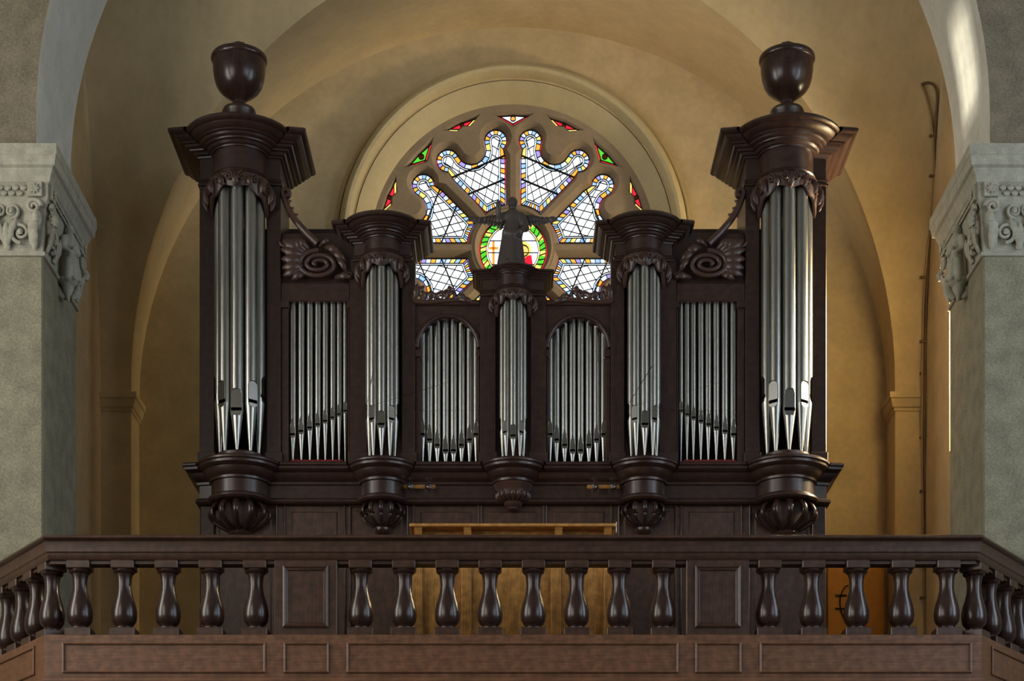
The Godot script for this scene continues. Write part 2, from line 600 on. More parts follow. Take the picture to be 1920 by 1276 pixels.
func nave_windows() -> void:
	for s in [-1.0, 1.0]:
		for zz in [4.6, 9.6, 14.6]:
			var o := thing("nave_window", "tall round-headed nave window glowing with daylight on the side " + ("opposite the cables" if s < 0 else "of the cables"), "window", Vector3(s * 7.5, 0, zz), "nave windows")
			o.set_meta("kind", "structure")
			var poly := PackedVector2Array()
			for p in [Vector2(-0.9, 3.0), Vector2(0.9, 3.0)]: poly.append(p)
			for i in 13: poly.append(Vector2(0.9 * cos(PI * i / 12.0), 8.0 + 0.9 * sin(PI * i / 12.0)))
			var sh := Sh.new()
			sh.T = Transform3D(Basis(Vector3.UP, -s * PI / 2), Vector3.ZERO)
			sh.prism(poly, 0.0, 0.03)
			put("glazing", sh, M.window_glow, o)
			sh = Sh.new()
			sh.T = Transform3D(Basis(Vector3.UP, -s * PI / 2), Vector3.ZERO)
			var path := []
			for p in poly: path.append(Vector3(p.x, p.y, 0.05))
			path.append(path[0])
			sh.rod(path, 0.08, 0.08, Vector3(0, 0, 1), 6)
			put("window_frame", sh, M.nave_plaster, o)
			var l := AreaLight3D.new()
			l.name = "window_light"
			l.area_size = Vector2(1.7, 5.4)
			l.light_energy = NAVE_LEFT if s < 0 else NAVE_RIGHT
			l.light_color = Color(1.0, 0.95, 0.86) if s < 0 else Color(0.90, 0.95, 1.0)
			l.shadow_enabled = true
			l.set("area_range", 60.0)
			o.add_child(l)
			l.position = Vector3(-s * 0.12, 5.7, 0)
			l.rotation = Vector3(0, s * PI / 2, 0)

func bay_window(s: float) -> void:
	var o := Node3D.new()
	o.name = "window_2"
	o.set_meta("kind", "structure")
	o.position = Vector3(s * 4.9, 6.40, -0.24)
	add_child(o)
	var sh := Sh.new()
	sh.box(Vector3(-0.02, -0.65, -0.33), Vector3(0.02, 0.65, 0.33))
	put("glazing", sh, M.bay_glow, o)
	sh = Sh.new()
	for y in [-0.65, -0.2, 0.2, 0.65]: sh.box(Vector3(-0.035, y - 0.015, -0.34), Vector3(0.035, y + 0.015, 0.34))
	for z in [-0.33, 0.0, 0.33]: sh.box(Vector3(-0.035, -0.65, z - 0.015), Vector3(0.035, 0.65, z + 0.015))
	put("glazing_bars", sh, M.lead, o)
	var l := AreaLight3D.new()
	l.name = "window_light"
	l.area_size = Vector2(0.6, 1.25)
	l.light_energy = BAY_WINDOW
	l.light_color = Color(1.0, 0.92, 0.76)
	l.shadow_enabled = true
	l.set("area_range", 60.0)
	o.add_child(l)
	l.position = Vector3(-s * 0.06, 0.0, 0)
	l.rotation = Vector3(0, s * PI / 2, 0)

# ------------------------------------------------------------------ rose window
const WC := 7.706
const GL_INNER := 0.459
const GL_EDGE := 0.0675
func light_half(off: float) -> Array:      # half outline of one light, axis along +x, from the hub end to the tongue; off > 0 grows the opening
	var p := []
	var h := deg_to_rad(22.5)
	var ri := GL_INNER - off
	var de := GL_EDGE - off
	var a1 := h - asin(clampf(de / ri, -1, 1))
	for i in 5: p.append(Vector2(cos(a1 * i / 4.0), sin(a1 * i / 4.0)) * ri)
	var dir := Vector2(cos(h), sin(h))
	var per := Vector2(-sin(h), cos(h))
	var s0: float = sqrt(maxf(ri * ri - de * de, 0.0))
	for i in range(1, 10): p.append(dir * lerpf(s0, 0.93, i / 9.0) - per * de)
	var lc := Vector2(1.09, 0.262)
	var tc := Vector2(1.10, 0.0)
	var rl := 0.125 + off
	var rt := 0.137 - off
	for i in 11:
		var a := deg_to_rad(lerpf(160.0, -87.8, i / 10.0))
		p.append(lc + Vector2(cos(a), sin(a)) * rl)
	for i in range(1, 5):
		var a := deg_to_rad(lerpf(92.2, 180.0, i / 4.0))
		p.append(tc + Vector2(cos(a), sin(a)) * rt)
	return p
func light_full(off: float) -> Array:
	var a := light_half(off)
	var p := a.duplicate()
	for i in range(a.size() - 2, 0, -1): p.append(Vector2(a[i].x, -a[i].y))
	return p
func spandrel_half(kind: int, off: float) -> Array:   # (along, half width); from outer axis point to inner axis point
	if kind == 0: return [Vector2(1.35 + off, 0), Vector2(1.335 + off, 0.20 + off * 1.5), Vector2(1.235 - off * 1.3, 0.012 + off * 0.3), Vector2(1.23 - off * 1.3, 0)]
	return [Vector2(1.375 + off * 0.6, 0), Vector2(1.355 + off * 0.5, 0.19 + off * 1.5), Vector2(1.30 - off, 0.07), Vector2(1.325 - off, 0)]
func rose_window() -> void:
	var win := Node3D.new()
	win.name = "window_1"
	win.set_meta("kind", "structure")
	win.position = Vector3(0, WC, -2.0)
	add_child(win)
	# moulded ring and splay
	var sh := Sh.new()
	sh.T = Transform3D(Basis(Vector3.RIGHT, PI / 2), Vector3.ZERO)
	var prof := []
	for p in [[1.775, 0.0], [1.775, 0.02], [1.765, 0.03], [1.75, 0.025], [1.745, -0.01], [1.735, -0.01], [1.735, 0.05], [1.725, 0.09], [1.70, 0.125], [1.67, 0.135], [1.64, 0.12], [1.62, 0.07], [1.615, -0.02], [1.60, -0.03], [1.59, 0.0], [1.575, -0.005], [1.41, -0.20]]: prof.append(Vector2(p[0], p[1]))
	sh.lathe(prof, 96)
	put("ring_moulding", sh, M.ring_stone, win)
	# stone tracery: sixteen half sectors
	sh = Sh.new()
	var zf := -0.17
	var zg := -0.26
	var zs := -0.205
	var FO := 0.04
	var h := deg_to_rad(22.5)
	var sp := Vector2(cos(h), sin(h))
	var spn := Vector2(-sin(h), cos(h))
	var RO := 0.40
	var poly := PackedVector2Array()
	poly.append(Vector2(RO, 0))
	for p in light_half(FO): poly.append(p)
	var el := spandrel_half(1, 0.015)
	for i in range(el.size() - 1, -1, -1): poly.append(el[i])
	for i in 7: poly.append(Vector2(cos(h * i / 6.0), sin(h * i / 6.0)) * 1.44)
	var tr := spandrel_half(0, 0.015)
	for p in tr: poly.append(sp * p.x - spn * p.y)
	for i in range(6, 0, -1): poly.append(Vector2(cos(h * i / 6.0), sin(h * i / 6.0)) * RO)
	var tris := Geometry2D.triangulate_polygon(poly)
	for k in 8:
		for m in [1.0, -1.0]:
			sh.T = Transform3D(Basis(Vector3.BACK, PI / 4 * k + h), Vector3.ZERO) * Transform3D(Basis.from_scale(Vector3(1, m, 1)), Vector3.ZERO)
			var n := Vector3.BACK
			for i in range(0, tris.size(), 3):
				sh.tri(Vector3(poly[tris[i]].x, poly[tris[i]].y, zf), Vector3(poly[tris[i + 1]].x, poly[tris[i + 1]].y, zf), Vector3(poly[tris[i + 2]].x, poly[tris[i + 2]].y, zf), n, n, n)
			var chain := [[light_half(FO), light_half(-0.005), 1], [spandrel_half(1, 0.015), spandrel_half(1, -0.005), 1], [spandrel_half(0, 0.015), spandrel_half(0, -0.005), 0]]
			for c in chain:
				var is_sp: bool = c[0].size() < 8
				var r1 := PackedVector3Array()
				var r2 := PackedVector3Array()
				var r3 := PackedVector3Array()
				for i in c[0].size():
					var a: Vector2 = c[0][i]
					var b: Vector2 = c[1][i]
					if c[2] == 0:
						a = sp * a.x - spn * a.y
						b = sp * b.x - spn * b.y
					r1.append(Vector3(a.x, a.y, zf))
					r2.append(Vector3(b.x, b.y, (zs if is_sp else zg) + 0.008))
					r3.append(Vector3(b.x, b.y, (zs if is_sp else zg) - 0.03))
				sh.grid([r1, r2, r3])
	sh.T = Transform3D(Basis(Vector3.RIGHT, PI / 2), Vector3.ZERO)
	sh.lathe([Vector2(RO + 0.012, zf - 0.004), Vector2(RO, zf + 0.003), Vector2(0.385, zf + 0.012), Vector2(0.345, zg + 0.01), Vector2(0.345, zg - 0.03)], 48)
	sh.lathe([Vector2(1.7, -0.5), Vector2(1.7, -0.4), Vector2(1.44, -0.4), Vector2(1.44, zf)], 64)
	put("tracery", sh, M.tracery_stone, win)
	# the eight glazed lights
	var cols := ["g_orange", "g_pale", "g_blue", "g_pale", "g_yellow", "g_blue", "g_orange", "g_violet", "g_pale"]
	for k in 8:
		var lt := part("glazed_light", win, Vector3(0, 0, zg))
		lt.rotation.z = PI / 4 * k + h
		var o0 := light_full(0.005)
		var o1 := light_full(-0.014)
		var o2 := light_full(-0.060)
		var o3 := light_full(-0.078)
		var nn := o0.size()
		var byc := {}
		for i in nn:
			var j := (i + 1) % nn
			for band in 3:
				var a: Array = [o0, o1, o2][band]
				var b: Array = [o1, o2, o3][band]
				var c: String = cols[i % cols.size()]
				if band == 0: c = "g_red" if (i / 7) % 3 != 1 else "g_violet"
				if band == 2: c = "g_white" if (i / 3) % 2 == 0 else "g_pale"
				if not byc.has(c): byc[c] = Sh.new()
				byc[c].prism(PackedVector2Array([a[i], a[j], b[j], b[i]]), -0.003, 0.003)
		for c in byc:
			var bm := put("border_panes", byc[c], M[c], lt)
			bm.set_meta("kind", "stuff")
		# lead cames
		var ld := Sh.new()
		for o in [o1, o2, o3]:
			for i in nn:
				var a: Vector2 = o[i]
				var b: Vector2 = o[(i + 1) % nn]
				bar(ld, a, b, 0.0038, 0.006)
		for i in nn: bar(ld, o1[i], o2[i], 0.0035, 0.006)
		var clip := PackedVector2Array(o3)
		var visible_light: bool = k in [0, 1, 2, 3, 4, 7]
		if visible_light:
			# diamond quarries
			var g := deg_to_rad(37.0)
			var e1 := Vector2(cos(g), sin(g))
			var e2 := Vector2(cos(g), -sin(g))
			var step := 0.082
			for i in range(-6, 22):
				for j in range(-6, 22):
					var c: Vector2 = (e1 * i + e2 * j) * step + Vector2(0.03, 0.0)
					var cell := PackedVector2Array([c, c + e1 * step, c + (e1 + e2) * step, c + e2 * step])
					for q in Geometry2D.intersect_polygons(cell, clip):
						if q.size() < 3: continue
						var ps := Sh.new()
						ps.prism(q, -0.002, 0.002)
						put("pane", ps, M.clear, lt)
			for i in range(-22, 23):
				for e in [e1, e2]:
					var f: Vector2 = e2 if e == e1 else e1
					var base: Vector2 = f * step * i + Vector2(0.03, 0.0)
					for seg in Geometry2D.intersect_polyline_with_polygon(PackedVector2Array([base - e * 3.0, base + e * 3.0]), clip):
						bar(ld, seg[0], seg[seg.size() - 1], 0.0034, 0.005)
		else:
			var ps := Sh.new()
			ps.prism(clip, -0.002, 0.002)
			put("pane", ps, M.clear, lt)
		for u in [0.70, 0.92]:
			for seg in Geometry2D.intersect_polyline_with_polygon(PackedVector2Array([Vector2(u, -2), Vector2(u, 2)]), PackedVector2Array(o1)):
				bar(ld, seg[0], seg[seg.size() - 1], 0.0055, 0.014)
		put("lead_came", ld, M.lead, lt)
	# spandrel lights
	for k in 16:
		var kind := k % 2      # 0 on a spoke, 1 on an axis
		var spd := part("spandrel_light", win, Vector3(0, 0, zs))
		spd.rotation.z = PI / 8 * k
		var outer := full_of(spandrel_half(kind, 0.0))
		var c := Vector2.ZERO
		for p in outer: c += p
		c /= outer.size()
		if kind == 0: c = Vector2(1.307, 0)
		else: c = Vector2(1.343, 0)
		var inr := []
		for p in outer: inr.append(c + (p - c) * 0.66)
		var main := "g_green"
		var edge := "g_red"
		var boss := "g_red"
		if kind == 1:
			main = "g_red"; edge = "g_yellow"; boss = "g_green"
		elif k == 4 or k == 12:
			main = "g_white"; boss = "g_orange"
		var es := Sh.new()
		var ls := Sh.new()
		for i in outer.size():
			var j := (i + 1) % outer.size()
			es.prism(PackedVector2Array([outer[i], outer[j], inr[j], inr[i]]), -0.003, 0.003)
			bar(ls, inr[i], inr[j], 0.004, 0.006)
			bar(ls, outer[i], inr[i], 0.003, 0.006)
		put("border_pane", es, M[edge], spd)
		var ms := Sh.new()
		ms.prism(PackedVector2Array(inr), -0.003, 0.003)
		put("pane", ms, M[main], spd)
		var bs := Sh.new()
		var disc := PackedVector2Array()
		for i in 12: disc.append(c + Vector2(cos(TAU * i / 12), sin(TAU * i / 12)) * (0.026 if kind == 0 else 0.02))
		bs.prism(disc, -0.005, 0.006)
		put("boss_pane", bs, M[boss], spd)
		for i in 12: bar(ls, disc[i], disc[(i + 1) % 12], 0.004, 0.008)
		put("lead_came", ls, M.lead, spd)
	# hub roundel: leaf wreath, pale ground, golden staff, haloed figure
	var hub := part("roundel", win, Vector3(0, 0, zg))
	var hs := {}
	var hl := Sh.new()
	var ringp := func(r0: float, r1: float, n: int, cl: Array):
		for i in n:
			var a0 := TAU * i / n
			var a1 := TAU * (i + 1) / n
			var c: String = cl[i % cl.size()]
			if not hs.has(c): hs[c] = Sh.new()
			var d0 := Vector2(cos(a0), sin(a0))
			var d1 := Vector2(cos(a1), sin(a1))
			hs[c].prism(PackedVector2Array([d0 * r0, d0 * r1, d1 * r1, d1 * r0]), -0.003, 0.003)
			bar(hl, d0 * r0, d1 * r0, 0.003, 0.006)
			bar(hl, d0 * r1, d1 * r1, 0.003, 0.006)
	ringp.call(0.332, 0.352, 40, ["g_red"])
	ringp.call(0.272, 0.332, 36, ["g_green", "g_green", "g_yellow"])
	ringp.call(0.255, 0.272, 36, ["g_yellow", "g_white"])
	for i in 36:
		var a := TAU * i / 36.0
		bar(hl, Vector2(cos(a), sin(a)) * 0.272, Vector2(cos(a + 0.1), sin(a + 0.1)) * 0.332, 0.004, 0.006)
	var disc := PackedVector2Array()
	for i in 40: disc.append(Vector2(cos(TAU * i / 40), sin(TAU * i / 40)) * 0.255)
	var gs := Sh.new()
	gs.prism(disc, -0.012, -0.008)
	put("ground_pane", gs, M.g_white, hub)
	for y in [0.1, -0.02, -0.14]: bar(hl, Vector2(-sqrt(0.065 - y * y), y), Vector2(sqrt(0.065 - y * y), y), 0.003, 0.006)
	for c in hs: put("wreath_panes", hs[c], M[c], hub).set_meta("kind", "stuff")
	var st := Sh.new()
	st.prism(PackedVector2Array([Vector2(-0.21, -0.2), Vector2(-0.185, -0.2), Vector2(-0.185, 0.1), Vector2(-0.21, 0.1)]), 0.0, 0.004)
	st.prism(PackedVector2Array([Vector2(-0.245, 0.01), Vector2(-0.15, 0.01), Vector2(-0.15, 0.035), Vector2(-0.245, 0.035)]), 0.007, 0.011)
	put("staff_pane", st, M.g_gold, hub)
	var halo := Sh.new()
	var hp := PackedVector2Array()
	for i in 20: hp.append(Vector2(0.10, 0.01) + Vector2(cos(TAU * i / 20), sin(TAU * i / 20)) * 0.085)
	halo.prism(hp, 0.0, 0.004)
	put("halo_pane", halo, M.g_yellow, hub)
	var hr := Sh.new()
	hp = PackedVector2Array()
	for i in 20: hp.append(Vector2(0.10, 0.0) + Vector2(cos(TAU * i / 20), sin(TAU * i / 20)) * 0.058)
	hr.prism(hp, 0.008, 0.012)
	put("head_pane", hr, M.g_white, hub)
	var rb := Sh.new()
	rb.prism(PackedVector2Array([Vector2(0.0, -0.24), Vector2(0.2, -0.15), Vector2(0.185, -0.05), Vector2(0.15, -0.055), Vector2(0.10, -0.09), Vector2(0.04, -0.06), Vector2(-0.01, -0.1)]), 0.015, 0.019)
	put("robe_pane", rb, M.g_red, hub)
	for i in 20: bar(hl, hp[i], hp[(i + 1) % 20], 0.003, 0.012)
	put("lead_came", hl, M.lead, hub)
func full_of(a: Array) -> Array:
	var p := a.duplicate()
	for i in range(a.size() - 2, 0, -1): p.append(Vector2(a[i].x, -a[i].y))
	return p
func bar(sh: Sh, a: Vector2, b: Vector2, w: float, d: float) -> void:
	if a.distance_to(b) < 1e-4: return
	var n := (b - a).normalized()
	var s := Vector2(-n.y, n.x) * w
	sh.prism(PackedVector2Array([a - s, b - s, b + s, a + s]), -d, d)

# ------------------------------------------------------------------ organ
const CORNICE := [[0.86, 0.0], [0.97, -0.03], [1.02, -0.1], [1.02, -0.18], [0.97, -0.25], [0.9, -0.28], [0.84, -0.29], [0.80, -0.36], [0.66, -0.47], [0.6, -0.5], [0.6, -0.56], [0.5, -0.58], [0.46, -0.66], [0.34, -0.72], [0.33, -0.78], [0.22, -0.81], [0.17, -0.9], [0.08, -0.94], [0.07, -1.0], [0.0, -1.0]]
func tower_path(x: float, hw: float, r: float, zb: float, z0 := 0.02) -> Array:
	var p := [Vector2(x - hw, zb), Vector2(x - hw, z0)]
	for i in 17:
		var a := -PI / 2 + PI * i / 16.0
		p.append(Vector2(x + r * sin(a), z0 + 0.02 + r * cos(a)))
	p.append(Vector2(x + hw, z0))
	p.append(Vector2(x + hw, zb))
	return p
func leaf(sh: Sh, base: Vector3, tip: Vector3, w: float, bend: Vector3, thick := 0.012) -> void:
	var path := []
	var rx := []
	var ry := []
	for i in 13:
		var t := i / 12.0
		path.append(base.lerp(tip, t) + bend * sin(PI * t))
		var ww := w * (0.35 + 0.65 * sin(PI * minf(t * 0.9 + 0.1, 1.0))) * (0.80 + 0.28 * absf(sin(t * PI * 3.5)))
		if i == 12: ww = w * 0.08
		rx.append(ww)
		ry.append(thick * (1.0 - 0.6 * t))
	sh.tube(path, rx, ry, Vector3(0, 0, 1), 8)
func swag(x: float, r: float, yt: float, drop_c: float, drop_s: float) -> Sh:
	var sh := Sh.new()
	var rows := []
	var n := 32
	for i in n + 1:
		var u := -1.0 + 2.0 * i / n
		var a := u * deg_to_rad(84.0)
		var yb := yt - lerpf(drop_c, drop_s, pow(absf(u), 2.2)) - 0.016 * sin(absf(u) * 15.0)
		if absf(u) < 0.08: yb -= drop_c * 0.35 * (1.0 - absf(u) / 0.08)
		var row := PackedVector3Array()
		for q in [[0.0, yt], [0.035, yt], [0.04, lerpf(yt, yb, 0.4)], [0.03, lerpf(yt, yb, 0.8)], [0.02, yb], [0.0, yb], [0.0, yt]]:
			row.append(Vector3(x + (r + q[0]) * sin(a), q[1], 0.04 + (r + q[0]) * cos(a)))
		rows.append(row)
	sh.grid(rows)
	# scrolls and leaves lying on the curved band
	for s in [-1.0, 1.0]:
		for j in 3:
			var a0: float = s * deg_to_rad([12.0, 36.0, 64.0][j])
			var c := Vector3(x + (r + 0.045) * sin(a0), yt - drop_c * [0.42, 0.5, 0.85][j] - [0.0, 0.0, 0.03][j], 0.04 + (r + 0.045) * cos(a0))
			var sp := spiral(Vector3.ZERO, r * 0.16, r * 0.03, PI * 0.5, 1.4, 18, s, 1.0)
			var pts := []
			for p in sp: pts.append(c + Basis(Vector3.UP, a0) * p)
			sh.rod(pts, r * 0.055, r * 0.03, Vector3(sin(a0), 0, cos(a0)), 6)
		for j in 4:
			var a1: float = s * deg_to_rad([24.0, 48.0, 70.0, 80.0][j])
			var c1 := Vector3(x + (r + 0.03) * sin(a1), yt - drop_c * 0.35, 0.04 + (r + 0.03) * cos(a1))
			var dn := lerpf(drop_c, drop_s, pow(absf(a1) / deg_to_rad(84.0), 2.2)) * 0.8
			leaf(sh, c1, c1 + Vector3(0, -dn, 0) + Vector3(sin(a1), 0, cos(a1)) * 0.02, r * 0.12, Vector3(sin(a1), 0, cos(a1)) * 0.03, r * 0.05)
	leaf(sh, Vector3(x, yt - 0.01, 0.04 + r + 0.03), Vector3(x, yt - drop_c * 1.4, 0.04 + r + 0.04), r * 0.13, Vector3(0, 0, 0.03), r * 0.06)
	return sh
func boxp(called: String, x0: float, x1: float, y0: float, y1: float, z0: float, z1: float, m: Material, parent: Node3D, b := 0.006) -> MeshInstance3D:
	var sh := Sh.new()
	sh.box(Vector3(minf(x0, x1), y0, z0), Vector3(maxf(x0, x1), y1, z1), b)
	return put(called, sh, m, parent)
# a framed panel standing on plane z: moulded frame with a raised field
func framed(called: String, x0: float, x1: float, y0: float, y1: float, z: float, m: Material, m2: Material, parent: Node3D, w := 0.07) -> void:
	var fr := part(called, parent)
	var sh := Sh.new()
	var path := [Vector2(x0, -y0), Vector2(x1, -y0), Vector2(x1, -y1), Vector2(x0, -y1)]
	sh.T = Transform3D(Basis(Vector3.RIGHT, PI / 2), Vector3(0, 0, z))     # plan (x, z) -> (x, -y); profile y -> z
	sh.T = Transform3D(Basis(Vector3(1, 0, 0), Vector3(0, 0, 1), Vector3(0, -1, 0)), Vector3(0, 0, z))
	sh.molding(path, [Vector2(0.0, 0.0), Vector2(0.0, 0.014), Vector2(-0.008, 0.02), Vector2(-0.016, 0.014), Vector2(-0.022, 0.0)], true)
	put("frame_bead", sh, m, fr)
	sh = Sh.new()
	var a := PackedVector3Array([Vector3(x0 + w, y0 + w, z), Vector3(x1 - w, y0 + w, z), Vector3(x1 - w, y1 - w, z), Vector3(x0 + w, y1 - w, z)])
	var c := PackedVector3Array([Vector3(x0 + w + 0.012, y0 + w + 0.012, z + 0.012), Vector3(x1 - w - 0.012, y0 + w + 0.012, z + 0.012), Vector3(x1 - w - 0.012, y1 - w - 0.012, z + 0.012), Vector3(x0 + w + 0.012, y1 - w - 0.012, z + 0.012)])
	sh.grid([a, c], false, true)
	sh.quad(c[0], c[1], c[2], c[3])
	put("field", sh, m2, fr)
func pendant(case: Node3D, x: float, r: float, yt: float, yk: float, kind: int) -> void:
	var pd := part("pendant", case, Vector3(x, 0, 0.03))
	var n := 7
	for i in n:
		var a := deg_to_rad(lerpf(-90.0, 90.0, i / (n - 1.0)))
		var sh := Sh.new()
		var dirv := Vector3(sin(a), 0, cos(a))
		var H := yt - yk
		var pts := []
		if kind == 0:
			for q in [[0.86, 0.0], [1.04, -0.18], [1.12, -0.38], [1.02, -0.58], [0.7, -0.8], [0.36, -0.97]]: pts.append(dirv * r * q[0] + Vector3(0, yt + H * q[1], 0))
		else:
			for q in [[0.82, 0.0], [1.05, -0.14], [1.12, -0.36], [0.98, -0.5], [0.86, -0.5], [0.95, -0.58], [0.78, -0.78], [0.42, -0.97]]: pts.append(dirv * r * q[0] + Vector3(0, yt + H * q[1], 0))
		pts = curve(pts, 4)
		var rx := []
		var ry := []
		for k in pts.size():
			rx.append(r * 0.12 * (1.0 - 0.3 * k / pts.size()))
			ry.append(r * 0.07)
		sh.tube(pts, rx, ry, dirv, 8)
		put("rib", sh, M.turned, pd)
	var core := Sh.new()
	core.lathe([Vector2(0, yt), Vector2(r * 0.55, yt), Vector2(r * 0.6, lerpf(yt, yk, 0.4)), Vector2(r * 0.4, lerpf(yt, yk, 0.8)), Vector2(r * 0.25, yk), Vector2(0, yk)], 20)
	put("core", core, M.case_inner, pd)
	var kn := Sh.new()
	var kr := r * 0.42
	kn.lathe([Vector2(kr * 0.7, yk + 0.03), Vector2(kr * 0.95, yk + 0.015), Vector2(kr * 1.05, yk - 0.01), Vector2(kr * 0.95, yk - 0.04), Vector2(kr * 0.6, yk - 0.065), Vector2(kr * 0.2, yk - 0.08), Vector2(kr * 0.14, yk - 0.1), Vector2(kr * 0.26, yk - 0.115), Vector2(kr * 0.26, yk - 0.135), Vector2(0, yk - 0.155)], 24)
	put("knob", kn, M.turned, pd)
func volute_panel(case: Node3D, s: float) -> void:
	# oval double scroll, acanthus and rising S bracket in the field above the flat
	var v := part("scroll_carving", case)
	var tf := Transform3D(Basis.from_scale(Vector3(s, 1, 1)), Vector3.ZERO)
	var c := Vector3(-X(598), Y(498), 0.0)
	c.x = -absf(X(598))
	var sh := Sh.new()
	sh.T = tf
	var pts := []
	for i in 61:
		var t := i / 60.0
		var a := PI * 0.5 + TAU * 2.4 * t
		var rx := lerpf(0.185, 0.035, t)
		var ry := lerpf(0.125, 0.012, t)
		pts.append(c + Vector3(cos(a) * rx, sin(a) * ry, 0.03 + 0.02 * t))
	sh.rod(pts, 0.024, 0.017, Vector3(0, 0, 1), 8)
	put("volute", sh, M.carved, v)
	sh = Sh.new()
	sh.T = tf
	pts = []
	for p in [[596, 458], [575, 438], [555, 415], [541, 392], [533, 372], [531, 362], [536, 357], [542, 362], [541, 370], [536, 369]]: pts.append(Vector3(-absf(X(p[0])), Y(p[1]), 0.02))
	var cv := curve(pts, 5)
	var r1 := []
	var r2 := []
	for i in cv.size():
		var t := float(i) / cv.size()
		r1.append(lerpf(0.032, 0.022, t))
		r2.append(0.03)
	sh.tube(cv, r1, r2, Vector3(0, 0, 1), 6)
	for q in [[540, 398, 552, 392], [546, 410, 560, 404], [538, 385, 547, 378]]:
		leaf(sh, Vector3(-absf(X(q[0])), Y(q[1]), 0.02), Vector3(-absf(X(q[2])), Y(q[3]), 0.03), 0.018, Vector3(0, 0, 0.01))
	put("bracket", sh, M.carved, v)
	sh = Sh.new()
	sh.T = tf
	for q in [[574, 478, 530, 452, 0.05], [574, 482, 527, 470, 0.045], [572, 490, 528, 488, 0.045], [572, 498, 530, 505, 0.045], [570, 505, 532, 519, 0.04], [572, 512, 548, 527, 0.035], [574, 476, 548, 448, 0.04], [580, 470, 556, 450, 0.03], [610, 462, 640, 478, 0.035], [622, 468, 650, 495, 0.035], [632, 480, 652, 514, 0.03], [630, 520, 664, 522, 0.03], [600, 462, 622, 452, 0.022]]:
		leaf(sh, Vector3(-absf(X(q[0])), Y(q[1]), 0.0), Vector3(-absf(X(q[2])), Y(q[3]), 0.03), q[4], Vector3(0, 0.0, 0.045), 0.02)
	sh.rod(spiral(Vector3(-absf(X(655)), Y(520), 0.03), 0.045, 0.01, 0.0, 1.3, 16, -1.0, 0.8), 0.014, 0.01)
	sh.rod(spiral(Vector3(-absf(X(536)), Y(457), 0.03), 0.05, 0.012, PI, 1.2, 16, 1.0, 0.8), 0.016, 0.01)
	put("acanthus", sh, M.carved, v)
func cresting(case: Node3D, s: float) -> void:
	var sh := Sh.new()
	sh.T = Transform3D(Basis.from_scale(Vector3(s, 1, 1)), Vector3.ZERO)
	var at := func(px, py, z := 0.02): return Vector3(-absf(X(px)), Y(py), z)
	for q in [[785, 558, 14, 0.0, 1], [843, 556, 13, PI, -1], [800, 560, 10, PI, -1], [826, 558, 10, 0.0, 1]]:
		sh.rod(spiral(at.call(q[0], q[1]), q[2] / 210.8, 0.008, q[3], 1.4 * q[4], 20), 0.016, 0.009)
	for q in [[779, 562, 783, 534], [790, 548, 778, 540], [846, 552, 842, 538], [808, 562, 809, 546], [860, 562, 885, 566], [822, 562, 812, 552], [858, 560, 872, 556], [777, 556, 796, 538], [836, 562, 848, 544]]:
		leaf(sh, at.call(q[0], q[1]), at.call(q[2], q[3], 0.03), 0.026, Vector3(0, 0, 0.02), 0.014)
	var pts := []
	for p in [[776, 566], [800, 568], [830, 566], [860, 564], [880, 568], [899, 570]]: pts.append(at.call(p[0], p[1]))
	sh.rod(curve(pts, 4), 0.026, 0.012)
	put("cresting", sh, M.carved, case)

